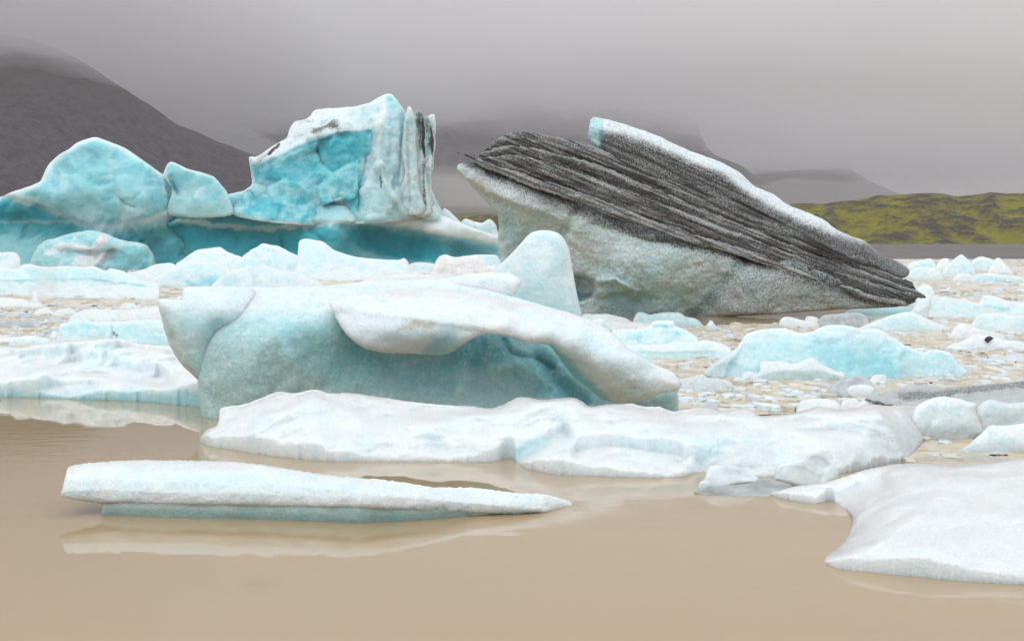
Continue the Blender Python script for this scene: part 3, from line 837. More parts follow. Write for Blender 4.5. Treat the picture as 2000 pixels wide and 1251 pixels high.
dark('body', outline=[(893, 331), (895, 320), (909, 318), (944, 316), (1000, 322), (1100, 352), (1250, 430), (1420, 470), (1560, 510), (1700, 568), (1770, 585), (1790, 588), (1768, 597), (1720, 601), (1650, 604), (1590, 608), (1545, 611), (1480, 615), (1400, 619), (1370, 621), (1345, 640), (1230, 650), (1120, 650), (985, 640), (978, 510), (973, 474), (974, 443), (972, 418), (960, 404), (948, 392), (930, 374), (913, 355)],
     ctrl=[(897, 325, 10), (930, 345, -2), (960, 335, 14), (990, 385, -22), (960, 395, 10), (985, 440, 34), (985, 520, 50), (1050, 410, -22), (1050, 370, 6), (1060, 450, 18), (1060, 520, 44), (1110, 435, -22), (1120, 480, -2), (1135, 415, -34), (1130, 385, -6), (1150, 540, 10), (1160, 605, 16), (1200, 445, -44), (1200, 500, -40), (1220, 550, -34), (1240, 600, 6), (1300, 470, -50), (1320, 540, -44), (1290, 610, -8), (1400, 490, -52), (1390, 540, -34), (1345, 612, 10), (1440, 510, -58), (1420, 600, -40), (1500, 540, -62), (1480, 608, -52), (1600, 570, -56), (1600, 603, -46), (1700, 590, -40), (1770, 592, -20), (1300, 440, -20), (1450, 480, -28), (1200, 405, -8)],
     feats=[('lip', [(900, 345), (925, 356), (960, 378), (990, 396), (1050, 414), (1112, 442), (1135, 455)], 16, 6, 50), ('groove', [(1129, 412), (1112, 436), (1096, 462)], 8, 12),
            ('lip', [(1130, 425), (1200, 446), (1260, 466), (1340, 474), (1420, 486), (1490, 500), (1530, 515)], 9, 5, 40),
            ('patch', [(1110, 532), (1140, 535), (1160, 548), (1166, 566), (1158, 582), (1135, 588), (1105, 585)], 46, (0, 0.15), 7), ('patch', [(1090, 575), (1170, 572), (1230, 572), (1250, 590), (1240, 625), (1090, 625)], 14, (0, 0), 10),
            ('groove', [(1450, 505), (1420, 545), (1385, 590), (1355, 618)], 14, 10), ('groove', [(1170, 548), (1200, 548), (1225, 562), (1245, 572)], 6, -8), ('lip', [(1160, 550), (1200, 550), (1225, 563), (1250, 573), (1300, 585)], 18, 3, 30),
            ('groove', [(1040, 420), (1030, 460), (1000, 500)], 10, 6)],
     noise=((90, 8), (34, 6), (12, 2.6)), facets=(60, 3.0), roll=(10, 0.9), thick=300, seed=50, jit=1.6,
     paint=[('all', 'mint'), ('noise', (0.61, 0.68, 0.70), 40, -0.1, 0.75), ('noise', 'ice', 70, 0.1, 0.4), ('poly', 'ice', [(960, 400), (1000, 395), (1110, 440), (1100, 470), (1040, 500), (985, 480)], 16, 0.45, 14),
            ('poly', 'pale', [(1120, 420), (1200, 450), (1240, 520), (1230, 580), (1140, 530)], 22, 0.35, 14), ('poly', 'aqua', [(1180, 500), (1260, 530), (1340, 600), (1180, 610)], 26, 0.35, 18),
            ('poly', 'grey', [(893, 320), (1000, 330), (1130, 395), (1250, 455), (1330, 478), (1210, 450), (1120, 420), (990, 385), (920, 352)], 8, 0.85, 8), ('poly', 'white', [(893, 320), (990, 345), (1060, 380), (1000, 392), (920, 352)], 10, 0.6, 8),
            ('poly', 'grey', [(1460, 500), (1540, 520), (1790, 585), (1790, 600), (1540, 612), (1350, 625), (1420, 560)], 12, 0.6, 10), ('poly', 'cream', [(1380, 600), (1500, 590), (1700, 590), (1760, 600), (1400, 625)], 8, 0.12, 8),
            ('all', 'silt', 0.24), ('poly', 'silt', [(893, 318), (1000, 322), (1130, 385), (1250, 440), (1420, 480), (1520, 510), (1480, 520), (1330, 482), (1210, 452), (1110, 420), (1000, 375), (930, 345)], 10, 0.2, 14),
            ('func', 'silt', lambda u, v, nz, nzf, d: 0.24 * (1 - sstep(0, 26, v - strat(u, 1.0) + 8 * nz))), ('poly', 'silt', [(1450, 500), (1540, 520), (1790, 585), (1770, 597), (1540, 606), (1350, 622)], 16, 0.13, 14),
            ('line', 'silt', [(1450, 505), (1420, 545), (1385, 590), (1355, 618)], 16, 0.08, 12), ('line', 'tan', [(1350, 490), (1370, 530), (1360, 570)], 14, 0.08, 12), ('poly', 'unsilt', [(900, 330), (990, 385), (1110, 440), (1240, 480), (1330, 600), (1120, 640), (985, 640)], 30, 0.4, 20), ('poly', 'white', [(920, 350), (1000, 390), (1120, 440), (1240, 480), (1240, 560), (1130, 520), (1000, 440)], 30, 0.35, 20)])

# ash layers, bottom to top; s is the place across the banded flank
layers = [  # s0, s1, left end, right end, q, colour, silt
    (0.85, 1.04, 925, 1770, -15, 'grey', 0.40), (0.63, 0.90, 908, 1792, -12, 'dgrey', 0.50), (0.50, 0.68, 893, 1808, -13, 'grey', 0.47), (0.36, 0.55, 940, 1806, -10, 'dgrey', 0.54),
    (0.27, 0.41, 945, 1797, -11, 'grey', 0.42), (0.15, 0.32, 950, 1790, -8, 'dgrey', 0.56), (0.0, 0.20, 968, 1783, -8, 'grey', 0.45)]
for i, (s0, s1, ul, ur, q0, cn, si) in enumerate(layers):
    us = np.concatenate([[ul], np.arange(ul + 14, ur - 10, 18), [ur]])
    w = lambda u, k: 8.0 * fbm(np.asarray(u) / 130, k * 3.1, 0.4, 4)
    top = np.stack([us, lam(us, s0) + w(us, i)], 1); bot = np.stack([us, lam(us, s1) + w(us, i - 1) + 2], 1)
    mid0 = (top[0] + bot[0]) / 2
    ol = np.concatenate([[mid0 - [5, 1]], top[1:], bot[1:][::-1]])
    qf = lambda u, v, q0=q0, s0=s0, s1=s1: q0 + np.interp(u, [890, 1000, 1200, 1400, 1550, 1700, 1810], [14, 2, -18, -36, -44, -38, -8]) + 26 * (1 - s1) + 4 * np.abs((v - lam(u, s0)) / (lam(u, s1) - lam(u, s0) + 1e-3) - 0.55) ** 1.5
    dark('ash_layer', outline=ol, feats=[('func', qf)] + [('func', lambda u, v, k=k, a=a, t=t: a * np.abs(perlin(u / 75, (v - 0.40 * u + 6 * perlin(u / 120, v / 120, 1.0)) / t, k))) for k, a, t in ((i * 2.3, 4.5, 10.0), (i * 2.3 + 5, 3.5, 4.0), (i * 2.3 + 9, 3.0, 2.2))],
         noise=((34, 5), (11, 3.0), (5, 2.2)), roll=(2.5, 0.8), thick=200, seed=60 + i, jit=5.0, jfreq=1 / 10, step=1.9,
         paint=[('all', cn), ('func', 'soot', lambda u, v, nz, nzf, d: 0.75 * sstep(0.15, 0.45, perlin(u / 170, (v - 0.40 * u) / 7, 9.0) + 0.2 * nz)), ('func', 'grey', lambda u, v, nz, nzf, d: 0.6 * sstep(0.1, 0.4, perlin(u / 190 + 5, (v - 0.40 * u) / 8, 2.0) + 0.2 * nz)), ('func', 'soot', lambda u, v, nz, nzf, d: 0.8 * sstep(0.2, 0.45, perlin(u / 90, (v - 0.40 * u + 4 * nz) / 3.2, 19.0))), ('func', (0.62, 0.63, 0.63), lambda u, v, nz, nzf, d: 0.8 * sstep(0.15, 0.45, perlin(u / 80, (v - 0.40 * u + 4 * nz) / 3.0, 29.0))),
                ('all', 'silt', si - 0.035), ('func', 'silt', lambda u, v, nz, nzf, d: 0.30 * np.maximum(0, perlin(u / 110, (v - 0.40 * u) / 6, 4.0))), ('func', 'silt', lambda u, v, nz, nzf, d: 0.28 * np.maximum(0, perlin(u / 70, (v - 0.40 * u + 3 * nz) / 2.6, 14.0))), ('func', 'unsilt', lambda u, v, nz, nzf, d: 0.45 * np.clip(perlin(u / 170 + 3, (v - 0.40 * u) / 6, 6.0) * 1.6, 0, 1))])
# white crest along the back
dark('crest', outline=[(1149, 270), (1150, 250), (1153, 233), (1160, 229), (1176, 231), (1212, 240), (1245, 251), (1282, 264), (1318, 281), (1352, 296), (1409, 317), (1440, 334), (1460, 350), (1471, 362), (1490, 371), (1510, 379), (1538, 399), (1570, 412), (1608, 428), (1625, 442), (1650, 456), (1688, 470), (1702, 481), (1723, 498), (1755, 511), (1776, 527), (1772, 540), (1757, 543), (1700, 525), (1620, 495), (1540, 463), (1460, 431), (1370, 392), (1300, 360), (1230, 328), (1185, 300), (1166, 290)],
     ctrl=[(1155, 235, 20), (1160, 260, 18), (1175, 285, 14), (1180, 240, 14), (1200, 295, -2), (1290, 290, 4), (1300, 345, -12), (1410, 340, -4), (1410, 395, -22), (1510, 400, -8), (1530, 450, -30), (1620, 460, -18), (1630, 490, -34), (1700, 510, -22), (1765, 530, 0)],
     feats=[('func', lambda u, v: 0.9 * np.maximum(0, 18 - (v - np.interp(u, [1150, 1212, 1282, 1352, 1409, 1471, 1538, 1625, 1688, 1776], [230, 240, 264, 296, 317, 362, 399, 442, 470, 525])))), ('groove', [(1176, 262), (1174, 278), (1180, 292)], 5, 8), ('func', lambda u, v: 7 * np.abs(perlin(u / 90, (v - 0.45 * u) / 7, 5.5)) * sstep(16, 40, v - np.interp(u, [1150, 1282, 1409, 1538, 1688, 1776], [232, 264, 317, 399, 470, 525])))],
     noise=((40, 3.5), (12, 1.6)), roll=(9, 1.0), thick=150, seed=80, jit=1.8,
     paint=[('all', 'grey'), ('func', 'white', lambda u, v, nz, nzf, d: 1 - sstep(10, 30, v - np.interp(u, [1150, 1212, 1282, 1352, 1409, 1471, 1538, 1625, 1688, 1776], [232, 240, 264, 296, 317, 362, 399, 442, 470, 525]) + 8 * nz + np.clip((u - 1560) / 8, 0, 30))),
            ('func', 'soot', lambda u, v, nz, nzf, d: 0.9 * sstep(20, 46, v - np.interp(u, [1150, 1282, 1409, 1538, 1688, 1776], [232, 264, 317, 399, 470, 525]) + 6 * nz) * sstep(-0.15, 0.3, perlin(u / 120, (v - 0.45 * u) / 6, 7.0))),
            ('poly', 'ice', [(1147, 275), (1150, 228), (1178, 232), (1180, 262), (1172, 282), (1164, 292)], 4, 0.8, 3),
            ('func', 'silt', lambda u, v, nz, nzf, d: np.clip(0.08 + 0.46 * sstep(4, 36, v - np.interp(u, [1150, 1212, 1282, 1352, 1409, 1471, 1538, 1625, 1688, 1776], [232, 240, 264, 296, 317, 362, 399, 442, 470, 525]) + 10 * nz + np.clip((u - 1540) / 7, 0, 30)), 0, 1)),
            ('poly', 'unsilt', [(1145, 275), (1150, 226), (1176, 230), (1178, 262), (1172, 280), (1164, 294)], 4, 1.0, 3)])

# ------------------------------------------------------------------ arched iceberg in the middle
CD = 16.7
cb = empty('iceberg', tuple(unproj(np.array(850.0), np.array(818.0), CD) * [1, 1, 0]), 'white and aqua iceberg hollowed under a long overhanging lip, in the middle', 'iceberg')
def mid(name, **kw):
    kw.setdefault('D', CD); kw.setdefault('step', 2.4)
    return ice_obj(name, m_mid, cb, **kw)

mid('body', outline=[(386, 750), (388, 714), (397, 680), (411, 648), (430, 630), (455, 612), (473, 600), (482, 583), (478, 561), (530, 561), (638, 557), (731, 548), (811, 547), (860, 548), (950, 565), (1040, 590), (1150, 625), (1225, 678), (1290, 715), (1320, 740), (1324, 770), (1326, 802), (1330, 845), (1100, 860), (700, 860), (430, 850), (402, 835), (397, 822), (391, 790)],
    ctrl=[(390, 760, 34), (398, 700, 40), (410, 830, 14), (440, 720, -12), (440, 650, 20), (480, 700, -34), (500, 640, -8), (500, 780, -26), (560, 760, -4), (570, 680, -16), (560, 610, 10), (560, 575, 90), (520, 562, 130), (640, 640, -4), (650, 600, 26), (650, 570, 140), (640, 760, 30), (700, 700, 44), (720, 640, 60), (760, 760, 50), (800, 560, 210), (800, 600, 130), (820, 720, 66), (850, 790, 40), (930, 680, 82), (940, 740, 62), (940, 790, 48), (1020, 690, 76), (1040, 740, 84), (1080, 790, 60), (1110, 740, 68), (1150, 770, 96), (1200, 790, 84), (1280, 780, 36), (1300, 800, 30), (1200, 690, 120), (1000, 590, 200), (1100, 630, 170)],
    feats=[('groove', [(560, 770), (575, 740), (570, 700), (545, 650)], 18, -9), ('groove', [(985, 665), (1000, 690), (1050, 700), (1080, 715)], 6, 14), ('groove', [(960, 720), (1010, 712), (1060, 740)], 12, -14), ('groove', [(1050, 690), (1090, 740), (1140, 790)], 14, 20), ('groove', [(890, 660), (905, 700), (900, 760)], 14, -12)],
    noise=((120, 12), (40, 5), (14, 1.6), (6, 0.6)), roll=(18, 1.1), thick=420, seed=100, jit=1.6,
    paint=[('all', 'ice'), ('vgrad', 'white', 640, 590, 0.9, 30), ('poly', 'ggreen', [(380, 850), (384, 740), (400, 680), (420, 650), (470, 640), (540, 660), (575, 720), (575, 780), (560, 860)], 26, 0.55, 20), ('noise', 'mint', 26, 0.12, 0.35),
           ('poly', (0.30, 0.71, 0.755), [(600, 670), (680, 640), (760, 690), (880, 690), (950, 650), (1080, 680), (1160, 790), (1000, 800), (800, 770), (640, 740)], 30, 0.66, 24), ('poly', 'cyan', [(880, 690), (940, 652), (990, 660), (1000, 690), (940, 715), (880, 715)], 16, 0.45, 14), ('poly', 'cyan', [(1040, 680), (1100, 720), (1160, 785), (1080, 785), (1050, 740)], 14, 0.35, 12),
           ('poly', 'cyan', [(690, 660), (740, 690), (780, 720), (720, 720), (660, 690)], 18, 0.3, 12), ('poly', 'mint', [(560, 720), (640, 750), (760, 760), (900, 770), (1000, 790), (1000, 840), (560, 850)], 20, 0.5, 22), ('noise', 'white', 16, 0.2, 0.4), ('noise', 'pale', 7, 0.15, 0.4), ('noise', 'ggreen', 5, 0.3, 0.35), ('poly', 'pale', [(900, 725), (960, 720), (1050, 750), (1000, 790), (900, 780)], 20, 0.4, 18),
           ('poly', 'ggreen', [(1235, 780), (1340, 760), (1340, 850), (1235, 850)], 10, 0.75, 8), ('poly', 'white', [(480, 600), (420, 640), (400, 690), (392, 700), (400, 660), (440, 620)], 5, 0.4, 3),
           ('poly', 'silt', [(384, 850), (386, 740), (410, 660), (480, 650), (560, 700), (570, 850)], 30, 0.10, 18)])
mid('fin', D=CD * 1.012, outline=[(307, 588), (314, 584), (335, 584), (354, 585), (356, 570), (361, 561), (400, 559), (450, 560), (484, 562), (510, 580), (500, 620), (450, 660), (420, 760), (392, 745), (381, 737), (363, 720), (347, 701), (336, 684), (329, 669), (321, 644), (313, 612)],
    ctrl=[(315, 600, 30), (330, 660, 26), (355, 600, 10), (370, 660, -2), (385, 720, 16), (420, 600, -6), (430, 650, 12), (400, 570, 50), (470, 570, 60), (470, 600, 20)],
    noise=((80, 8), (26, 4), (10, 1.4)), roll=(20, 1.0), thick=240, seed=104, jit=1.8, jfreq=1 / 11,
    paint=[('all', 'pale'), ('noise', 'ice', 40, 0.05, 0.6), ('vgrad', 'white', 640, 580, 0.75, 26), ('poly', 'grey', [(305, 600), (330, 600), (350, 660), (392, 730), (385, 745), (340, 700)], 12, 0.3, 10), ('edge', 'white', 8, 0.3), ('poly', 'ice', [(390, 640), (440, 620), (420, 690), (395, 720)], 14, 0.7, 10)])
mid('back_lobe', D=CD * 1.09, outline=[(800, 552), (850, 546), (891, 539), (925, 534), (951, 532), (993, 534), (1010, 540), (1018, 549), (1014, 562), (1004, 578), (994, 592), (900, 610), (800, 590)],
    ctrl=[(820, 555, 40), (900, 560, -6), (960, 545, 10), (1005, 555, 0), (980, 580, -10), (880, 600, -40), (820, 590, -20)], noise=((50, 7), (18, 2.4)), roll=(14, 1.1), thick=120, seed=106,
    paint=[('all', 'white'), ('noise', 'pale', 40, 0.15, 0.5), ('poly', 'grey', [(985, 560), (1020, 548), (1012, 575), (990, 595)], 8, 0.35, 6), ('poly', 'silt', [(880, 540), (950, 545), (960, 565), (890, 570)], 16, 0.16, 12)])
mid('back_spur', D=CD * 1.05, outline=[(1120, 640), (1150, 628), (1173, 622), (1186, 632), (1195, 642), (1196, 665), (1190, 690), (1130, 680)],
    ctrl=[(1125, 645, 10), (1165, 640, -6), (1190, 650, 2), (1160, 680, -10)], noise=((30, 4), (12, 1.5)), roll=(10, 1.0), thick=80, seed=107, paint=[('all', 'white'), ('noise', 'pale', 26, 0.05, 0.6)])
mid('overhang', outline=[(642, 591), (650, 585), (668, 582), (710, 574), (770, 566), (840, 564), (910, 570), (960, 580), (995, 589), (1038, 595), (1090, 607), (1135, 619), (1165, 630), (1195, 649), (1225, 678), (1263, 704), (1296, 719), (1318, 730), (1331, 748), (1324, 762), (1293, 768), (1270, 777), (1248, 785), (1210, 788), (1177, 779), (1147, 757), (1113, 727), (1090, 697), (1071, 674), (1030, 668), (989, 656), (955, 651), (936, 656), (920, 662), (902, 674), (884, 686), (861, 694), (830, 692), (803, 690), (750, 689), (713, 680), (690, 666), (675, 651), (664, 636), (655, 619)],
    ctrl=[(645, 592, -30), (660, 620, -54), (680, 600, -20), (700, 650, -74), (720, 610, -56), (760, 685, -60), (780, 640, -92), (790, 585, 10), (780, 569, 90), (860, 640, -96), (860, 685, -50), (900, 600, -20), (900, 574, 90), (930, 640, -90), (990, 620, -60), (1000, 592, 60), (1000, 648, -80), (1060, 650, -80), (1090, 612, 10), (1080, 675, -64), (1130, 660, -84), (1130, 725, -30), (1170, 640, -10), (1180, 700, -96), (1160, 750, -34), (1240, 720, -84), (1200, 780, -40), (1260, 770, -66), (1310, 745, -44), (1290, 722, -30)],
    feats=[('lip', [(630, 606), (680, 606), (740, 614), (800, 622), (870, 634), (930, 642), (980, 652)], 14, 8, 70), ('groove', [(1075, 676), (1110, 715), (1150, 755)], 12, 16), ('groove', [(1240, 745), (1290, 738), (1325, 745)], 14, -8), ('groove', [(1080, 650), (1140, 700), (1190, 750)], 18, -8)],
    noise=((110, 10), (36, 5), (13, 2.0), (6, 0.8)), roll=(20, 1.0), thick=110, seed=110, jit=1.6,
    paint=[('all', 'white'), ('poly', 'pale', [(1000, 600), (1120, 630), (1260, 720), (1240, 750), (1150, 700)], 30, 0.45, 20), ('noise', 'pale', 50, 0.22, 0.5),
           ('poly', 'grey', [(640, 592), (700, 606), (780, 624), (860, 646), (870, 700), (740, 700), (660, 640)], 18, 0.16, 14), ('poly', 'silt', [(650, 605), (760, 630), (880, 640), (860, 690), (700, 680)], 16, 0.12, 14), ('line', 'tan', [(780, 640), (810, 632), (840, 632)], 8, 0.45, 10), ('line', 'silt', [(780, 642), (835, 634)], 7, 0.16, 8),
           ('poly', 'aqua', [(850, 660), (890, 652), (900, 680), (860, 700), (820, 696)], 10, 0.6, 8), ('line', 'silt', [(900, 642), (960, 650), (1020, 664)], 4, 0.26, 4),
           ('poly', 'aqua', [(1064, 668), (1090, 680), (1130, 720), (1175, 765), (1190, 785), (1140, 765), (1090, 710)], 9, 0.85, 7), ('poly', 'mint', [(1180, 760), (1250, 755), (1300, 760), (1250, 790), (1200, 792)], 10, 0.4, 8), ('poly', 'silt', [(1170, 740), (1240, 745), (1320, 755), (1250, 790), (1190, 785)], 14, 0.10, 12)])

# ------------------------------------------------------------------ white cone behind it
ice_obj('iceberg', m_chunk, None, 'smooth white ice cone standing before the ash-banded iceberg', 'iceberg', wl=[(900, 645), (1200, 645)],
    outline=[(940, 645), (945, 560), (962, 528), (985, 508), (1000, 494), (1016, 476), (1030, 460), (1040, 453), (1052, 450), (1075, 450), (1090, 455), (1100, 464), (1108, 478), (1113, 492), (1120, 535), (1130, 588), (1137, 620), (1140, 645)],
    ctrl=[(960, 535, 20), (1000, 505, 8), (1055, 455, 10), (1090, 470, 4), (1060, 520, -24), (1010, 560, -16), (1110, 540, -2), (1080, 600, -34), (960, 630, 0), (1130, 630, -6)],
    noise=((80, 7), (26, 3), (10, 1.0)), roll=(18, 0.9), thick=140, seed=120, jit=1.4, step=2.0,
    paint=[('all', 'pale'), ('noise', 'white', 40, 0.0, 0.6), ('edge', 'white', 10, 0.7), ('poly', 'ice', [(960, 560), (1040, 540), (1120, 600), (1130, 645), (950, 645)], 30, 0.5, 20)])

# ------------------------------------------------------------------ large floes
slab_wl = [(388, 866), (402, 874), (415, 878), (462, 884), (490, 890), (552, 898), (600, 903), (660, 907), (800, 907), (924, 908), (985, 908), (1003, 912), (1025, 920), (1067, 930), (1113, 934), (1200, 937), (1277, 939), (1365, 937), (1450, 938), (1540, 938), (1600, 936), (1650, 929), (1710, 918), (1769, 906), (1783, 897), (1800, 876), (1815, 857), (1836, 826)]
ice_obj('ice_floe', m_floe, None, 'long low white ice floe in two lobes, below the arched iceberg', 'ice floe',
    outline=slab_wl[:1] + slab_wl[1:] + [(1846, 798), (1820, 794), (1790, 793), (1740, 792), (1706, 790), (1670, 796), (1643, 800), (1620, 796), (1597, 793), (1580, 798), (1550, 806), (1524, 809), (1485, 811), (1470, 802), (1457, 796), (1436, 798), (1415, 802), (1390, 798), (1370, 796), (1335, 800), (1312, 803), (1289, 794), (1263, 794), (1235, 788), (1210, 789), (1180, 790), (1150, 793), (1136, 783), (1120, 777), (1090, 777), (1060, 780), (1030, 776), (1011, 776), (985, 788), (959, 797), (925, 793), (861, 790), (803, 784), (731, 773), (677, 766), (655, 768), (638, 767), (625, 762), (613, 760), (590, 765), (573, 768), (557, 765), (544, 764), (519, 773), (480, 788), (450, 793), (431, 797), (428, 815), (422, 831), (402, 839)],
    plan=dict(line=slab_wl, H=[(400, 850, 0.18), (430, 810, 0.39), (550, 780, 0.60), (613, 768, 0.65), (540, 860, 0.34), (700, 780, 0.49), (700, 870, 0.36), (900, 800, 0.44), (900, 870, 0.34), (1000, 890, 0.26), (1090, 790, 0.57), (1100, 860, 0.39), (1120, 910, 0.29), (1260, 800, 0.47), (1300, 880, 0.39), (1330, 920, 0.29), (1450, 800, 0.44), (1500, 880, 0.44), (1600, 800, 0.49), (1640, 880, 0.55), (1750, 800, 0.60), (1750, 860, 0.65), (1840, 800, 0.65), (1790, 880, 0.39)], soft=1.12),
    feats=[('groove', [(998, 912), (1015, 890), (1050, 868), (1100, 850)], 20, -0.045), ('groove', [(1365, 940), (1375, 900), (1420, 870), (1480, 850)], 22, -0.04), ('groove', [(1130, 880), (1200, 870), (1330, 890)], 12, -0.05), ('groove', [(700, 850), (640, 840), (560, 850)], 14, -0.012)],
    noise=((1.5, 0.085), (0.5, 0.026), (0.17, 0.0075), (0.06, 0.0022)), roll=(5, 1.0), thick=60, seed=130, step=2.4, sub=0, jit=2.0, jfreq=1 / 10,
    paint=[('all', 'white'), ('noise', 'pale', 60, 0.1, 0.45), ('line', 'ice', [(1000, 905), (1020, 885), (1060, 866)], 16, 0.6, 12), ('poly', 'pale', [(1300, 830), (1420, 840), (1480, 870), (1380, 900), (1340, 880)], 26, 0.5, 20), ('poly', 'ice', [(1360, 860), (1420, 870), (1400, 900), (1365, 890)], 16, 0.35, 14),
           ('poly', 'grey', [(1640, 935), (1660, 880), (1720, 840), (1850, 800), (1850, 900), (1700, 930)], 26, 0.42, 18), ('poly', 'silt', [(1640, 930), (1680, 890), (1780, 870), (1840, 850), (1700, 940)], 22, 0.14, 16), ('poly', 'grey', [(1370, 900), (1480, 870), (1530, 880), (1500, 910), (1390, 930)], 16, 0.3, 14), ('line', 'silt', slab_wl, 12, 0.19, 12), ('line', 'grey', slab_wl, 9, 0.2, 8)])
rf_wl = [(1495, 967), (1517, 978), (1550, 985), (1590, 991), (1630, 997), (1653, 1002), (1662, 1012), (1661, 1026), (1655, 1043), (1646, 1056), (1628, 1072), (1611, 1084), (1605, 1097), (1612, 1110), (1630, 1117), (1650, 1121), (1700, 1126), (1748, 1131), (1790, 1135), (1825, 1139), (1900, 1145), (1967, 1149), (2080, 1156), (2220, 1150), (2340, 1120), (2420, 1060)]
ice_obj('ice_floe', m_near, None, 'broad smooth white floe with a curved bay, at the lower right corner', 'ice floe',
    outline=rf_wl + [(2450, 990), (2430, 920), (2330, 890), (2200, 880), (2080, 884), (2020, 892), (1967, 898), (1930, 903), (1895, 907), (1853, 908), (1800, 905), (1748, 906), (1702, 914), (1675, 921), (1650, 930), (1604, 942), (1575, 946), (1552, 949), (1520, 958)],
    plan=dict(line=rf_wl, H=[(1510, 965, 0.08), (1600, 955, 0.18), (1650, 940, 0.24), (1750, 915, 0.30), (1960, 905, 0.36), (1660, 980, 0.20), (1700, 1020, 0.27), (1800, 980, 0.32), (1640, 1090, 0.17), (1700, 1080, 0.25), (1800, 1080, 0.29), (1960, 1080, 0.3), (1960, 980, 0.36), (1750, 1040, 0.30)], soft=1.2),
    feats=[('groove', [(1625, 990), (1660, 965), (1720, 945)], 22, -0.05), ('groove', [(1680, 1010), (1760, 990), (1840, 960)], 40, 0.02)],
    noise=((0.9, 0.05), (0.3, 0.014), (0.1, 0.004), (0.04, 0.0015)), roll=(4, 1.0), thick=40, seed=140, step=2.4, sub=0, jit=1.6, jfreq=1 / 9,
    paint=[('all', 'white'), ('noise', 'pale', 70, 0.25, 0.3), ('line', 'grey', [(1630, 992), (1665, 985), (1690, 960)], 20, 0.25, 14), ('func', 'mint', lambda u, v, nz, nzf, d: 0.55 * (1 - sstep(2, 22, d + 8 * nz)) * sstep(1690, 1800, u) * sstep(1080, 1120, v)), ('func', 'tan', lambda u, v, nz, nzf, d: 0.6 * (1 - sstep(1, 9, d + 3 * nz)) * sstep(1100, 1112, v)), ('line', 'silt', rf_wl, 16, 0.17, 14), ('line', 'grey', rf_wl, 12, 0.2, 10)])
lf_wl = [(-90, 772), (33, 780), (100, 781), (175, 785), (240, 787), (297, 790), (350, 795), (400, 800), (440, 802)]
ice_obj('ice_floe', m_floe, None, 'broad low snow-white floe at the left edge of the lagoon', 'ice floe',
    outline=lf_wl + [(440, 740), (383, 715), (350, 690), (336, 678), (300, 674), (266, 671), (245, 664), (224, 660), (170, 661), (115, 663), (90, 669), (63, 675), (33, 677), (-90, 682)],
    plan=dict(line=lf_wl, H=[(0, 690, 0.65), (100, 680, 0.72), (220, 665, 0.81), (330, 685, 0.72), (60, 740, 0.55), (200, 740, 0.55), (330, 740, 0.59), (50, 772, 0.50), (300, 780, 0.50), (-80, 740, 0.52)], soft=1.08),
    feats=[('groove', [(-50, 705), (100, 702), (200, 712), (320, 740)], 20, -0.06)],
    noise=((1.8, 0.11), (0.6, 0.03), (0.2, 0.008), (0.07, 0.0025)), roll=(6, 1.0), thick=60, seed=150, step=2.6, sub=0, jit=1.6,
    paint=[('all', 'white'), ('noise', 'pale', 60, 0.05, 0.5), ('func', 'aqua', lambda u, v, nz, nzf, d: 0.62 * sstep(748, 782, v + 24 * nz)), ('line', 'pale', [(33, 720), (150, 708), (300, 740)], 10, 0.3, 10), ('poly', 'cream', [(180, 661), (230, 661), (300, 680), (345, 690), (280, 688)], 7, 0.35, 8)])
# near slab with its blue foot
fs = empty('ice_floe', tuple(unproj(np.array(600.0), np.array(1012.0), 10.6) * [1, 1, 0]), 'long white log-shaped floe with a blue foot, mirrored in the brown water', 'ice floe')
fs_line = [(100, 1008), (200, 1004), (330, 1009), (500, 1012), (700, 1020), (800, 1016), (910, 1007), (1060, 1003), (1150, 992)]
ice_obj('slab', m_near, fs, wl=fs_line,
    outline=[(119, 966), (123, 948), (128, 926), (135, 911), (150, 907), (165, 904), (200, 901.5), (240, 899), (270, 898), (320, 898), (375, 899), (430, 900), (480, 903), (520, 908), (557, 914), (600, 921), (655, 928), (710, 933), (763, 938), (810, 945), (850, 951), (890, 951), (927, 952), (970, 957), (1015, 963), (1040, 963), (1057, 964), (1075, 967), (1092, 971.5), (1115, 980), (1134, 990), (1110, 994), (1085, 996), (1062, 1001), (1050, 1000), (1000, 1003), (910, 1002), (840, 1000), (700, 992), (560, 990), (400, 987), (260, 984), (200, 983), (165, 978), (140, 975), (124, 970)],
    prof=[(-10, 6), (10, -6), (30, -14), (48, -14), (70, 4), (86, 40), (100, 110), (112, 200), (130, 300)], feats=[('func', lambda u, v: 26 * sstep(1000, 1130, u) + 14 * sstep(160, 120, u) if False else 26 * sstep(1000, 1130, u)), ('func', lambda u, v: 1.6 * np.maximum(0, 0.0 + 30 - (v - np.interp(u, [120, 375, 560, 760, 927, 1060, 1134], [905, 899, 914, 938, 952, 964, 990]))) * sstep(500, 700, u))],
    noise=((150, 10), (50, 7), (17, 3.6), (6, 1.8)), roll=(7, 1.2), thick=160, seed=160, step=2.0, sub=0, jit=2.8, jfreq=1 / 7,
    paint=[('all', 'white'), ('noise', 'pale', 60, 0.1, 0.45), ('poly', 'pale', [(250, 930), (450, 920), (650, 945), (750, 965), (600, 970), (300, 955)], 26, 0.5, 20), ('noise', 'ice', 40, 0.38, 0.35), ('line', 'grey', [(124, 970), (200, 980), (400, 985), (700, 991), (900, 1000)], 9, 0.35, 8), ('line', 'silt', [(124, 966), (200, 976), (400, 981), (700, 986), (900, 995), (1060, 997), (1130, 988)], 13, 0.2, 10), ('line', 'cream', [(930, 1000), (1060, 1000), (1130, 990)], 8, 0.4, 6)])
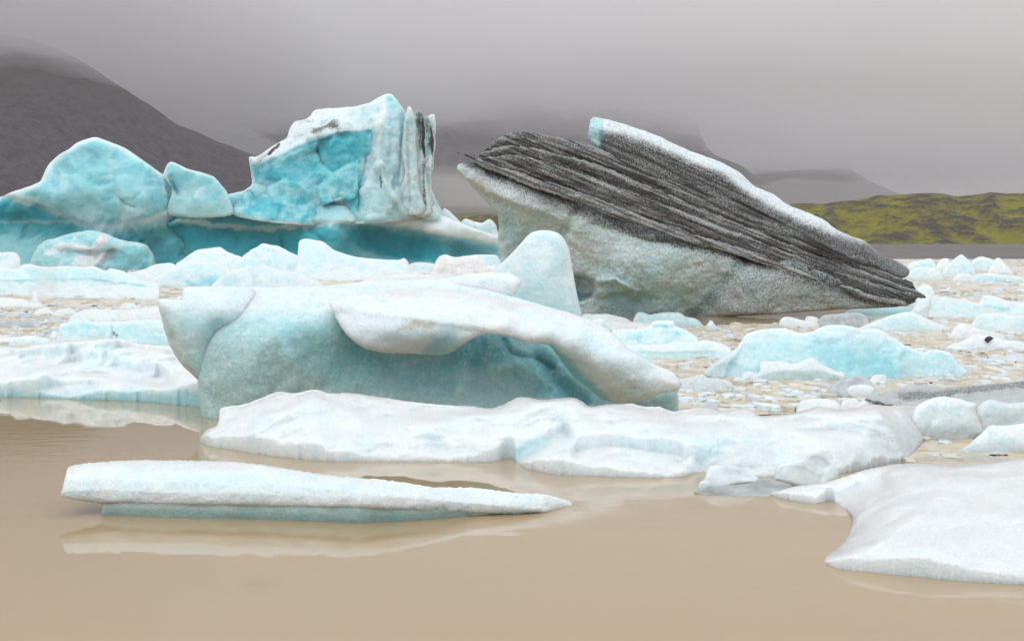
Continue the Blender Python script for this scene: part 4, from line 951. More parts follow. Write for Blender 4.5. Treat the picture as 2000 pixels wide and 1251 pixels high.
ice_obj('foot', m_near, fs, wl=fs_line,
    outline=[(200, 978), (200, 990), (200, 1004), (240, 1006), (330, 1009), (500, 1012), (700, 1020), (800, 1016), (870, 1011), (915, 1006), (900, 990), (860, 982), (700, 975), (400, 970)],
    prof=[(-20, 4), (0, 0), (14, -7), (30, -9), (50, 10)], noise=((80, 5), (20, 2)), roll=(4, 1), thick=100, seed=161, step=2.6, sub=16, jit=1.0,
    paint=[('all', (0.46, 0.68, 0.70)), ('noise', 'aqua', 60, 0.1, 0.3), ('vgrad', 'pale', 1004, 985, 0.6, 8)])

# ================================================================== floating ice of middle size, one object each
MATS = [(18.0, ice_material('floe_ice_near', 150, rough=0.42, sss=0.7, bump=0.35, grain=0.09)), (30.0, ice_material('floe_ice_middle', 95, rough=0.42, sss=0.7, bump=0.35, grain=0.08)), (60.0, m_chunk), (999.0, ice_material('floe_ice_far', 26, rough=0.45, sss=0.7, bump=0.3, grain=0.06))]
def pick(D):
    return next(m for lim, m in MATS if D <= lim)

TINTS = {
    'white': [('all', 'white'), ('noise', 'pale', 26, 0.05, 0.6)],
    'pale': [('all', 'pale'), ('noise', 'white', 24, 0.0, 0.7), ('edge', 'white', 6, 0.5)],
    'ice': [('all', 'pale'), ('noise', 'ice', 24, 0.0, 0.8), ('edge', 'white', 6, 0.6), ('up', 'white', 0.4, 0.8, 0.4)],
    'blue': [('all', 'ice'), ('noise', 'aqua', 22, 0.1, 0.5), ('edge', 'white', 6, 0.7), ('up', 'white', 0.35, 0.75, 0.5)],
    'grey': [('all', 'clear'), ('noise', 'grey', 20, 0.0, 0.7), ('noise', 'white', 26, 0.2, 0.4), ('all', 'silt', 0.10)],
    'cream': [('all', 'cream'), ('noise', 'white', 22, 0.0, 0.8), ('edge', 'white', 7, 0.6), ('all', 'silt', 0.12)],
}
NF = [0]
FLOES = []          # short name and place of every floe, so that a fragment can be told by its neighbour
CUT = ('at', 'behind', 'with', 'lying', 'carrying', 'before', 'below', 'beside', 'in', 'under', 'seen', 'standing', 'squeezed', 'between', 'cut', 'touching', 'floating', 'rising', 'showing', 'wedged', 'leaning', 'resting', 'tucked', 'tapering', 'just')
def short(label):
    w = label.split(',')[0].split()
    if len(w) > 7:
        k = max((i for i in range(3, 8) if w[i] in CUT and w[i - 1] not in CUT + ('the', 'a')), default=7)
        w = w[:k]
    return ' '.join(w)
def floe(label, tint, wl, pts, lean=1.2, mat=None, name='ice_floe', extra=(), feats=(), cat='ice floe', facets=(20, 2.0), noise=((34, 5), (12, 1.8), (5, 0.6)), roll=(8, 1.0), thick=None, step=1.9, group=None, jit=1.3, off=0.0):
    NF[0] += 1
    p = np.asarray(pts, float)
    if np.isscalar(wl):
        wl = [(p[:, 0].min() - 20, wl), (p[:, 0].max() + 20, wl)]
    D = float(dwater(np.mean([w[1] for w in wl])))
    FLOES.append((short(label), *p.min(0), *p.max(0)))
    h = p[:, 1].max() - p[:, 1].min()
    return ice_obj(name, mat or pick(D), None, label, cat, group, outline=pts, wl=wl, lean=lean, feats=list(feats), facets=facets, noise=noise, roll=roll, thick=thick or max(26, 0.9 * h), seed=200 + NF[0], sub=8, step=step, jit=jit,
                   paint=TINTS[tint] + list(extra))

# --- far row, in front of the blue iceberg
floe('small upright ice lump cut by the left edge, before the blue iceberg', 'ice', 528, [(-30, 528), (-25, 498), (10, 492), (33, 494), (40, 505), (41, 518), (38, 528)])
floe('long pale floe with a scalloped top at the foot of the dirty apron', 'ice', [(-90, 574), (60, 577), (113, 581), (220, 584), (320, 584)], [(-90, 574), (-90, 525), (0, 522), (33, 524), (42, 518), (57, 515), (75, 519), (96, 521), (130, 519), (160, 521), (185, 520), (206, 529), (211, 526), (217, 524), (240, 529), (262, 540), (279, 546), (297, 549), (310, 556), (312, 569), (306, 584), (217, 584), (113, 581), (71, 577), (33, 574)],
     lean=2.2, noise=((60, 7), (20, 4), (7, 1.0)), feats=[('lip', [(-90, 548), (40, 549), (80, 544), (130, 546), (180, 543), (230, 552), (312, 560)], 10, 3, 22)], extra=[('poly', 'white', [(60, 562), (150, 556), (310, 560), (310, 580), (80, 580)], 6, 0.6, 6), ('poly', 'ice', [(40, 525), (200, 528), (220, 545), (60, 545)], 8, 0.5, 8)])
floe('low pale floe sloping up to a knob, left of the blue-bellied floe', 'pale', 552, [(236, 552), (244, 534), (262, 530), (285, 524), (300, 517), (318, 514), (337, 514), (350, 522), (372, 536), (370, 552), (300, 552)], lean=1.4)
floe('rounded pale floe with a ragged crown under the saddle of the blue iceberg', 'pale', 535, [(335, 535), (343, 517), (354, 508), (362, 503), (372, 495), (385, 488), (405, 485), (428, 482), (437, 486), (444, 491), (458, 497), (472, 503), (480, 535)], lean=1.3, extra=[('noise', 'cream', 30, 0.2, 0.3)])
floe('pale floe with a blue wet belly, behind the left end of the arched iceberg', 'blue', 560, [(286, 560), (295, 547), (318, 536), (346, 523), (358, 516), (371, 509), (395, 511), (420, 513), (438, 520), (451, 527), (458, 540), (452, 560), (370, 561)], lean=1.4, extra=[('poly', 'cyan', [(378, 560), (396, 542), (420, 540), (440, 560)], 8, 0.6, 6), ('poly', 'cyan', [(362, 545), (385, 556), (400, 562), (366, 562)], 4, 0.6, 4)])
floe('peaked pale floe with a vertical ridge, below the base of the blue tower', 'ice', 545, [(448, 545), (450, 520), (462, 508), (472, 502), (490, 488), (505, 480), (514, 475), (528, 478), (546, 481), (566, 492), (588, 503), (600, 518), (607, 532), (620, 545)], lean=1.3, feats=[('groove', [(528, 480), (530, 505), (540, 540)], 5, -9)])
floe('low double-humped pale floe just behind the top of the arched iceberg', 'ice', 564, [(405, 564), (415, 555), (430, 541), (444, 531), (462, 525), (483, 521), (490, 527), (496, 529), (504, 520), (511, 514), (525, 520), (546, 525), (580, 533), (612, 541), (624, 549), (634, 560), (630, 564), (520, 566)], lean=1.6, feats=[('groove', [(494, 530), (502, 548), (498, 565)], 7, 8)], extra=[('poly', 'aqua', [(430, 545), (460, 540), (470, 562), (440, 564)], 8, 0.35, 6)])
floe('small tan-edged ice knob squeezed between the peaked floe and its taller neighbour', 'cream', 505, [(553, 505), (556, 480), (562, 474), (575, 475), (585, 484), (590, 505)], lean=1.0)
floe('long pale floe with a tall rounded left end, before the deep blue undercut', 'ice', [(560, 548), (820, 548)], [(572, 548), (580, 520), (582, 490), (584, 472), (590, 467), (602, 466), (618, 469), (630, 471), (640, 478), (653, 488), (675, 496), (699, 502), (740, 506), (778, 507), (790, 504), (797, 512), (800, 524), (806, 534), (815, 548), (700, 552)], lean=1.5, noise=((50, 6), (18, 2.6), (7, 0.8)), extra=[('poly', 'white', [(640, 520), (790, 522), (800, 548), (620, 548)], 8, 0.6, 8)])
floe('low white floe lying between the long pale floe and the dirty ice lump', 'white', 556, [(700, 556), (715, 545), (740, 537), (770, 532), (800, 533), (815, 529), (822, 534), (850, 536), (880, 534), (900, 548), (890, 557)], lean=1.8, facets=(14, 1.6))
floe('thin aqua ice sheet lying below the blue wedge of the tall iceberg', 'blue', 534, [(780, 534), (800, 516), (830, 512), (852, 518), (870, 534)], lean=2.4)
floe('brown-stained white ice lump beside the cone', 'cream', 540, [(840, 540), (846, 524), (852, 508), (860, 499), (872, 497), (888, 502), (905, 500), (930, 497), (955, 497), (972, 500), (980, 515), (990, 540)], lean=1.2, facets=(16, 3.2), noise=((24, 5), (9, 2.4), (4, 0.8)), extra=[('poly', 'silt', [(860, 515), (900, 510), (940, 520), (920, 534), (870, 534)], 10, 0.14, 8), ('poly', 'ice', [(935, 496), (985, 498), (985, 520), (950, 515)], 6, 0.7, 5)])
# --- left brash zone
floe('long block floe with a squared left end, behind the broad left floe', 'ice', [(90, 672), (360, 676)], [(111, 672), (113, 655), (115, 638), (120, 632), (130, 630), (144, 625), (155, 622), (160, 615), (167, 616), (176, 626), (215, 628), (260, 626), (312, 625), (330, 640), (336, 660), (332, 677), (200, 674)], lean=0.7, facets=(26, 2.4), extra=[('line', 'silt', [(222, 650), (228, 656)], 5, 0.5, 4), ('vgrad', 'pale', 640, 625, 0.7, 6)], feats=[('groove', [(219, 630), (218, 672)], 3, 7)])
floe('low whitish floe bank behind the squared block floe, at the slush', 'white', 628, [(128, 628), (140, 615), (152, 609), (165, 604), (200, 603), (230, 605), (270, 602), (312, 598), (320, 612), (318, 628), (220, 630)], lean=1.5)
floe('jagged white floe with a grey hollow, second from the left edge in the slush', 'white', 614, [(62, 614), (70, 606), (88, 600), (98, 602), (104, 608), (118, 603), (140, 602), (150, 610), (146, 616), (100, 617)], lean=1.2, facets=(10, 2))
floe('grey rounded floe touching the left edge in the slush', 'grey', 640, [(-30, 640), (-20, 626), (33, 622), (50, 620), (68, 624), (80, 632), (86, 640)], lean=1.3)
floe('low grey slab lying right of the rounded grey floe', 'grey', 628, [(66, 628), (75, 620), (100, 617), (120, 618), (136, 623), (132, 629)], lean=1.6)
floe('small white knob standing in the tan slush near the left edge', 'white', 592, [(58, 592), (62, 582), (64, 572), (70, 569), (74, 575), (76, 584), (84, 590)], lean=0.8, facets=(9, 1.4))
floe('low frosty floe cut by the left edge at the tan slush', 'white', 600, [(-30, 600), (-20, 582), (33, 582), (48, 584), (62, 590), (80, 592), (90, 598), (60, 602)], lean=1.4, facets=(10, 1.6))
floe('white ice lump with a steep face below the grey floe at the left edge', 'pale', 672, [(-30, 672), (-25, 660), (33, 657), (60, 655), (85, 658), (100, 663), (106, 671), (80, 674)], lean=1.1)
floe('small whitish block beside the squared block floe', 'white', 668, [(96, 668), (98, 652), (106, 646), (114, 650), (118, 668)], lean=0.8, facets=(10, 1.5))
floe('low pale floe with a tooth in its middle, above the long white bank', 'pale', 604, [(226, 604), (234, 597), (246, 596), (256, 591), (264, 594), (275, 600), (300, 600), (318, 596), (318, 604)], lean=1.2, facets=(10, 1.5))
# --- right of the arched iceberg
floe('stepped pale floe carrying a white block, right of the arched iceberg', 'ice', 692, [(1186, 690), (1190, 660), (1196, 646), (1215, 643), (1248, 642), (1262, 640), (1271, 634), (1273, 629), (1282, 626), (1300, 625), (1316, 627), (1321, 637), (1336, 642), (1350, 650), (1358, 656), (1366, 668), (1374, 690), (1280, 694)], lean=0.9, facets=(22, 2.6), feats=[('groove', [(1249, 644), (1250, 668)], 3, 5), ('groove', [(1272, 638), (1320, 639)], 3, 4)])
floe('low tongue-shaped pale floe lying before the stepped floe', 'pale', [(1200, 700), (1440, 702)], [(1210, 702), (1214, 680), (1225, 674), (1260, 672), (1290, 674), (1320, 666), (1345, 668), (1362, 667), (1375, 663), (1400, 668), (1420, 675), (1430, 686), (1422, 700), (1340, 705), (1260, 704)], lean=1.1, feats=[('lip', [(1220, 685), (1300, 688), (1420, 684)], 6, 2, 16)], extra=[('vgrad', 'ice', 684, 692, 0.5, 5)])
floe('thin pale floe tucked under the grey iceberg beside the cone', 'ice', 632, [(1128, 632), (1138, 614), (1160, 613), (1190, 613), (1205, 617), (1225, 622), (1240, 630), (1200, 634)], lean=1.6)
floe('flat cream-white floe in front of the thin pale one', 'white', 648, [(1170, 648), (1180, 628), (1200, 625), (1230, 628), (1260, 630), (1280, 634), (1278, 648), (1220, 650)], lean=1.8, extra=[('noise', 'cream', 30, 0.0, 0.5)])
floe('grey glassy floe lying against the foot of the grey iceberg', 'grey', 637, [(1236, 636), (1238, 622), (1244, 611), (1252, 609), (1261, 612), (1270, 614), (1290, 611), (1308, 609), (1328, 611), (1340, 618), (1356, 621), (1368, 628), (1376, 636), (1320, 639)], lean=1.0, extra=[('all', 'ice', 0.45), ('noise', 'pale', 30, 0.1, 0.3)])
floe('small white pyramid of ice beside the glassy grey floe', 'white', 640, [(1374, 640), (1382, 632), (1387, 625), (1391, 626), (1397, 634), (1412, 638), (1400, 641)], lean=0.8, facets=(8, 1.6))
floe('half-sunk clear floe at the toe of the arched iceberg', 'grey', [(1300, 764), (1440, 768)], [(1318, 765), (1324, 742), (1335, 738), (1352, 735), (1366, 732), (1374, 730), (1380, 737), (1400, 739), (1420, 742), (1432, 752), (1424, 766), (1380, 768)], lean=0.9, extra=[('all', 'white', 0.4), ('all', 'unsilt', 1.0)])
floe('wide aqua floe with a humped crest, in the brash right of centre', 'blue', [(1360, 738), (1440, 740), (1650, 744), (1900, 734)], [(1375, 732), (1384, 718), (1405, 703), (1424, 690), (1440, 677), (1449, 664), (1457, 653), (1475, 646), (1496, 642), (1520, 641), (1541, 643), (1560, 650), (1587, 647), (1602, 639), (1615, 635), (1638, 634), (1660, 636), (1685, 642), (1709, 642), (1725, 646), (1737, 655), (1752, 662), (1765, 672), (1785, 681), (1804, 688), (1814, 683), (1825, 682), (1842, 684), (1856, 689), (1866, 700), (1874, 711), (1892, 727), (1880, 734), (1860, 736), (1755, 740), (1650, 744), (1482, 742), (1433, 740)],
     lean=0.8, step=2.2, facets=(40, 4), noise=((60, 9), (22, 4), (8, 1.2)), thick=120, feats=[('groove', [(1444, 678), (1420, 710), (1410, 735)], 6, -8), ('groove', [(1760, 680), (1750, 710), (1755, 738)], 8, -7)], extra=[('poly', 'aqua', [(1590, 680), (1700, 680), (1760, 700), (1750, 742), (1620, 742)], 16, 0.55, 14), ('poly', 'white', [(1440, 660), (1500, 640), (1560, 645), (1560, 660), (1480, 670), (1430, 700)], 12, 0.5, 10), ('poly', 'white', [(1590, 645), (1700, 640), (1760, 665), (1700, 662), (1620, 655)], 8, 0.5, 8), ('poly', 'clear', [(1370, 735), (1400, 705), (1440, 690), (1430, 740)], 10, 0.5, 8), ('noise', 'white', 18, 0.3, 0.5)])
floe('snowy chunk lying on a dark wet foot before the wide aqua floe', 'white', [(1440, 742), (1680, 746)], [(1446, 742), (1450, 730), (1462, 724), (1482, 728), (1485, 708), (1500, 705), (1530, 706), (1552, 710), (1570, 703), (1588, 699), (1600, 708), (1620, 717), (1632, 724), (1645, 726), (1652, 734), (1640, 744), (1540, 746)], lean=0.7, off=-20, extra=[('poly', 'ggreen', [(1480, 736), (1520, 722), (1560, 722), (1610, 724), (1640, 735), (1640, 750), (1480, 750)], 4, 0.8, 5)])
floe('pale ice block with a flat face floating under the prow of the grey iceberg', 'white', 640, [(1522, 636), (1526, 622), (1536, 618), (1552, 621), (1572, 626), (1590, 628), (1605, 636), (1600, 641), (1550, 642)], lean=0.5, facets=(26, 3))
floe('small tilted clear block behind the flat-faced block', 'white', 634, [(1572, 630), (1575, 618), (1584, 617), (1598, 623), (1596, 632), (1586, 634)], lean=0.5, facets=(16, 2.5))
floe('dark grey wet floe in the shade under the prow of the grey iceberg', 'grey', 640, [(1596, 640), (1604, 618), (1640, 612), (1680, 611), (1696, 624), (1690, 638), (1640, 642)], lean=1.0, extra=[('all', 'dgrey', 0.12)])
floe('blue-green floe strip seen beneath the prow of the grey iceberg', 'blue', [(1640, 613), (1800, 611)], [(1640, 613), (1660, 605), (1700, 602), (1750, 599), (1780, 598), (1790, 606), (1776, 613)], lean=1.6, extra=[('all', 'aqua', 0.5)])
floe('low pale mound with shallow slopes below the prow tip', 'ice', [(1660, 646), (1880, 646)], [(1668, 645), (1682, 638), (1700, 630), (1720, 622), (1745, 614), (1769, 609), (1790, 612), (1806, 620), (1830, 630), (1850, 638), (1862, 645), (1780, 648)], lean=0.9, facets=(34, 2.4))
floe('upright glassy shard leaning beside the prow tip', 'white', [(1750, 625), (1830, 625)], [(1766, 624), (1772, 612), (1779, 606), (1788, 594), (1794, 585), (1806, 582), (1817, 583), (1818, 595), (1814, 612), (1811, 624), (1790, 627)], lean=0.4, facets=(30, 3), noise=((30, 2), (8, 0.6)), extra=[('all', 'pale', 0.5)])
floe('pale rounded floe rising behind the prow tip', 'pale', 600, [(1785, 600), (1790, 570), (1796, 558), (1808, 554), (1820, 560), (1826, 575), (1830, 600)], lean=1.0)
floe('broad pale floe with two ridges right of the glassy shard', 'ice', [(1800, 620), (2080, 620)], [(1806, 618), (1814, 590), (1822, 578), (1840, 579), (1862, 582), (1874, 584), (1884, 581), (1894, 588), (1912, 590), (1920, 577), (1940, 578), (1967, 586), (2000, 590), (2060, 600), (2060, 618), (1900, 622)], lean=1.3, feats=[('groove', [(1870, 586), (1900, 600), (1967, 606)], 5, 6)])
floe('snow-covered floe with a ragged rim at the right edge, above the stony one', 'white', 662, [(1850, 660), (1858, 648), (1866, 636), (1876, 630), (1890, 633), (1910, 640), (1930, 645), (1950, 650), (1967, 656), (1990, 662), (1900, 664)], lean=1.1, facets=(12, 2.4), noise=((20, 4), (8, 1.8), (4, 0.6)))
st = floe('low snowy floe carrying one dark stone, at the right edge', 'white', 684, [(1846, 682), (1856, 672), (1872, 668), (1890, 660), (1905, 652), (1925, 655), (1945, 658), (1967, 664), (2000, 668), (2040, 684), (1920, 687)], lean=1.2, facets=(12, 2.4), noise=((20, 4), (8, 1.8), (4, 0.6)), extra=[('poly', 'clear', [(1890, 676), (1980, 678), (1980, 690), (1880, 688)], 5, 0.5, 5)])
floe('pale floe with a blunt top cut by the right edge', 'ice', 646, [(1896, 644), (1904, 620), (1920, 612), (1945, 611), (1967, 614), (2040, 620), (2040, 645), (1960, 648)], lean=1.1)
floe('thin flat floe at the right edge with a small dark stone point', 'white', 707, [(1896, 703), (1905, 697), (1930, 698), (1960, 694), (1990, 690), (2040, 696), (2040, 706), (1950, 707)], lean=2.0, facets=None, noise=((20, 1.5), (7, 0.6)), extra=[('all', 'grey', 0.3)])
# --- far right field
for lab, tint, wlv, pts in [
        ('tallest pyramid of pale ice in the far field by the black beach', 'ice', 537, [(1838, 536), (1845, 524), (1856, 512), (1868, 502), (1878, 497), (1888, 504), (1897, 512), (1904, 526), (1908, 537)]),
        ('rounded pale floe left of the tallest far pyramid', 'ice', 527, [(1770, 527), (1776, 514), (1790, 510), (1806, 506), (1818, 505), (1826, 512), (1832, 527)]),
        ('small white lump between the rounded floe and the far pyramid', 'white', 528, [(1826, 527), (1832, 512), (1843, 504), (1854, 507), (1858, 528)]),
        ('pale low floe before the rounded one in the far field', 'pale', 545, [(1772, 545), (1778, 528), (1800, 521), (1822, 522), (1838, 530), (1842, 545)]),
        ('broad pale block just right of the far pyramid', 'ice', 528, [(1892, 528), (1898, 510), (1914, 501), (1932, 504), (1946, 512), (1952, 528)]),
        ('white ice tooth in the far field near the right edge', 'white', 534, [(1930, 534), (1938, 514), (1948, 503), (1958, 508), (1968, 520), (1985, 534)]),
        ('long pale slab lying in front of the far pyramid at the right edge', 'blue', 552, [(1895, 551), (1905, 538), (1930, 533), (1967, 538), (2010, 544), (2030, 553), (1960, 554)]),
        ('low pale hump below the far pyramid', 'pale', 549, [(1860, 549), (1866, 538), (1885, 534), (1900, 538), (1910, 549)])]:
    floe(lab, tint, wlv, pts, lean=0.9, step=1.6, facets=(14, 2.0), noise=((18, 3), (7, 1.2)), roll=(6, 1.0), group='pale ice in the far field by the beach')
# --- lower right cluster
floe('dirty grey floe with a dark ash streak, at the right edge', 'grey', [(1660, 796), (2080, 800)], [(1680, 792), (1690, 778), (1705, 768), (1730, 763), (1755, 757), (1780, 753), (1810, 751), (1840, 756), (1880, 753), (1920, 751), (1967, 747), (2060, 742), (2060, 800), (1850, 810), (1740, 800)], lean=2.2, facets=(40, 2), noise=((50, 7), (16, 2.6), (6, 0.9)), extra=[('all', 'grey', 0.6), ('all', 'silt', 0.16), ('line', 'silt', [(1760, 775), (1830, 768), (1900, 760), (1967, 752), (2060, 745)], 9, 0.22, 8), ('poly', 'unsilt', [(1900, 775), (1967, 762), (2060, 760), (2060, 800), (1900, 800)], 8, 0.6, 6), ('line', 'silt', [(1690, 782), (1720, 790), (1750, 795)], 4, 0.4, 4)])
floe('rounded white ice boulder with a grey underside, right of the long white floe', 'white', [(1780, 864), (1930, 858)], [(1785, 800), (1800, 786), (1815, 779), (1830, 775), (1846, 774), (1860, 776), (1874, 779), (1892, 784), (1908, 788), (1906, 800), (1910, 815), (1917, 832), (1920, 846), (1908, 854), (1895, 859), (1860, 863), (1818, 865), (1790, 864), (1780, 840)], lean=0.3, facets=(50, 3), noise=((50, 6), (18, 2.4), (7, 0.9)), roll=(16, 1.1), extra=[('func', 'grey', lambda u, v, nz, nzf, d: 0.75 * sstep(815, 850, v + 14 * nz)), ('func', 'silt', lambda u, v, nz, nzf, d: 0.16 * sstep(815, 850, v + 14 * nz))])
floe('smooth grey-white boulder cut by the right edge, above the pointed floe', 'white', [(1880, 848), (2080, 846)], [(1908, 806), (1912, 792), (1922, 784), (1935, 780), (1955, 785), (1967, 787), (2040, 790), (2040, 846), (1960, 848), (1922, 846), (1914, 828)], lean=0.3, facets=(50, 3), noise=((50, 6), (18, 2.4), (7, 0.9)), roll=(14, 1.1), extra=[('all', 'grey', 0.4), ('func', 'silt', lambda u, v, nz, nzf, d: 0.14 * sstep(800, 840, v + 14 * nz))])
floe('grey-white floe tapering to a point at its left, at the right edge', 'white', [(1850, 887), (2080, 889)], [(1863, 884), (1878, 876), (1895, 865), (1910, 851), (1922, 840), (1933, 831), (1950, 830), (1967, 831), (2040, 828), (2040, 888), (1967, 889), (1900, 888)], lean=0.5, facets=(50, 3), noise=((50, 6), (18, 2.4), (7, 0.9)), roll=(12, 1.0), extra=[('func', 'grey', lambda u, v, nz, nzf, d: 0.6 * sstep(850, 882, v + 14 * nz)), ('func', 'silt', lambda u, v, nz, nzf, d: 0.17 * sstep(850, 880, v + 14 * nz))])
floe('thin wet ice sheet with a clear lump, behind the broad corner floe', 'grey', [(1770, 908), (2080, 912)], [(1780, 905), (1790, 893), (1820, 889), (1850, 890), (1873, 886), (1890, 880), (1915, 884), (1940, 890), (1967, 895), (2040, 900), (2040, 912), (1900, 912)], lean=2.0, facets=None, noise=((40, 3), (14, 1.2)), extra=[('all', 'tan', 0.35)])
floe('clear grey ice lump rising from the slush, right of centre', 'grey', 774, [(1606, 772), (1622, 755), (1636, 744), (1650, 738), (1666, 735), (1685, 734), (1698, 742), (1710, 756), (1716, 770), (1660, 776)], lean=0.7, facets=(30, 3), mat=m_glass, extra=[('all', 'white', 0.5)])
floe('oval white chunk resting on the clear grey lump', 'white', 777, [(1656, 772), (1654, 760), (1664, 752), (1690, 751), (1706, 755), (1710, 762), (1704, 772), (1680, 776)], lean=0.3, facets=None, noise=((20, 2), (8, 0.8)))
floe('flat pale slab showing behind the back edge of the long white floe', 'white', [(1540, 806), (1660, 806)], [(1556, 805), (1560, 786), (1575, 780), (1600, 777), (1625, 780), (1645, 792), (1652, 806), (1600, 810)], lean=1.2)
floe('pair-toothed white chunk wedged behind the long white floe', 'white', 806, [(1640, 804), (1646, 784), (1660, 778), (1672, 778), (1680, 786), (1686, 780), (1696, 788), (1706, 806), (1670, 808)], lean=0.5, facets=(18, 2.4))
# --- pieces between the two big near floes
floe('glassy flat-topped chunk leaning on the long white floe, nearest the brown water', 'white', [(1350, 952), (1500, 952)], [(1374, 948), (1378, 928), (1384, 913), (1398, 908), (1412, 907), (1432, 909), (1450, 913), (1466, 922), (1482, 934), (1480, 942), (1440, 946), (1400, 950), (1388, 952)], lean=0.5, facets=(60, 3), noise=((50, 3), (16, 1.0)), extra=[('all', 'white', 1.0)], mat=m_glass)
floe('large glassy chunk with a smooth upright face between the two near floes', 'white', [(1490, 950), (1660, 950)], [(1512, 936), (1516, 912), (1524, 905), (1545, 902), (1569, 901), (1576, 889), (1588, 885), (1601, 885), (1612, 891), (1624, 903), (1637, 915), (1640, 932), (1625, 942), (1597, 948), (1545, 947), (1524, 940)], lean=0.3, facets=(70, 4), noise=((50, 3), (16, 1.0)), extra=[('all', 'white', 1.0)], mat=m_glass)
floe('clear half-sunk ice sheet in front of the two glassy chunks', 'grey', [(1340, 966), (1560, 970)], [(1356, 962), (1370, 955), (1388, 950), (1440, 946), (1480, 940), (1500, 932), (1520, 938), (1546, 948), (1520, 962), (1480, 968), (1400, 968)], lean=2.6, facets=None, noise=((40, 3), (14, 1.2)), extra=[('all', 'grey', 0.4)], mat=m_glass)
floe('small white ice cube at the tip of the clear sheet', 'white', 958, [(1364, 952), (1367, 941), (1378, 937), (1387, 942), (1389, 950), (1378, 958), (1368, 957)], lean=0.2, facets=None, noise=((14, 1), ), jit=0.6, mat=m_glass)
floe('small white crumb lying in the gap of the two glassy chunks', 'white', 947, [(1490, 944), (1494, 936), (1508, 934), (1518, 938), (1516, 944), (1502, 947)], lean=0.5, facets=None, noise=((14, 1), ), jit=0.6)
floe('tiny clear ice crystal standing on the long white floe', 'grey', 782, [(714, 772), (716, 762), (722, 758), (729, 761), (730, 771), (722, 774)], lean=0.3, facets=(8, 1.5), noise=((8, 1), ), jit=0.6, step=1.2, name='ice_chunk', cat='ice chunk', mat=m_glass)

# stones carried on the ice
m_stone, n, l, b = principled('dark_basalt')
tcx = nd(n, 'ShaderNodeTexCoord'); sn = nd(n, 'ShaderNodeTexNoise', Scale=14.0, Detail=5.0); l.new(tcx.outputs['Object'], sn.inputs['Vector'])
l.new(mixc(n, l, 'MIX', sn.outputs[0], (0.025, 0.02, 0.02), (0.075, 0.062, 0.058)), b.inputs['Base Color']); b.inputs['Roughness'].default_value = 0.7
ice_obj('stone', m_stone, None, 'dark stone lying on the low snowy floe at the right edge', 'stone', outline=[(1922, 664), (1925, 659), (1932, 656), (1938, 658), (1941, 661), (1936, 664), (1930, 669), (1926, 668)], D=float(dwater(684)) * 1.004, step=0.8, noise=((5, 1.2), ), roll=(3, 1.0), thick=10, jit=0.4, seed=301)
ice_obj('stone', m_stone, None, 'small pointed dark stone on the thin flat floe', 'stone', outline=[(1924, 704), (1927, 700), (1929, 695), (1932, 699), (1936, 704)], D=float(dwater(706)) * 1.003, step=0.7, noise=((4, 0.8), ), roll=(2, 1.0), thick=7, jit=0.3, seed=302)

# ================================================================== small ice: fragments one by one, then the slush they float in
def rock_mesh(k):
    bm = bmesh.new()
    bmesh.ops.create_icosphere(bm, subdivisions=4, radius=1.0)
    co = np.array([v.co[:] for v in bm.verts])
    rs = np.random.default_rng(500 + k)
    nr = rs.normal(size=(14, 3)); nr /= np.linalg.norm(nr, axis=1)[:, None]
    dd = rs.uniform(0.55, 1.0, 14)
    pr = co @ nr.T
    r = np.where(pr > 0.05, dd / np.maximum(pr, 0.05), 9.0)
    rr = -np.log(np.exp(-26 * r).sum(1)) / 26
    rr = np.minimum(rr, 1.25) * (1 + 0.06 * fbm(co[:, 0] * 2 + k, co[:, 1] * 2, co[:, 2] * 2, 4))
    co = co * rr[:, None]
    for v, c in zip(bm.verts, co):
        v.co = c
    me = bpy.data.meshes.new('ice_chunk')
    bm.to_mesh(me); bm.free()
    me.polygons.foreach_set('use_smooth', np.ones(len(me.polygons), bool))
    a = me.color_attributes.new('tint', 'FLOAT_COLOR', 'POINT')
    base = [C['white'], C['pale'], C['white'] * 0.92 + C['cream'] * 0.08, C['clear'] * 0.5 + C['white'] * 0.5, C['pale'], C['white'], C['grey'] * 0.5 + C['white'] * 0.5][k % 7]
    col = np.ones((len(me.vertices), 4)); col[:, :3] = base * (1 + 0.08 * fbm(co[:, 0] * 3, co[:, 1] * 3, co[:, 2] * 3 + k, 3))[:, None]; col[:, 3] = 0.0
    a.data.foreach_set('color', np.ascontiguousarray(col, np.float32).ravel())
    me.materials.append(m_frag)
    return me
m_frag = ice_material('fragment_ice', 16.0, rough=0.35, sss=0.0, bump=0.25, grain=0.06)
ROCKS = [rock_mesh(k) for k in range(14)]

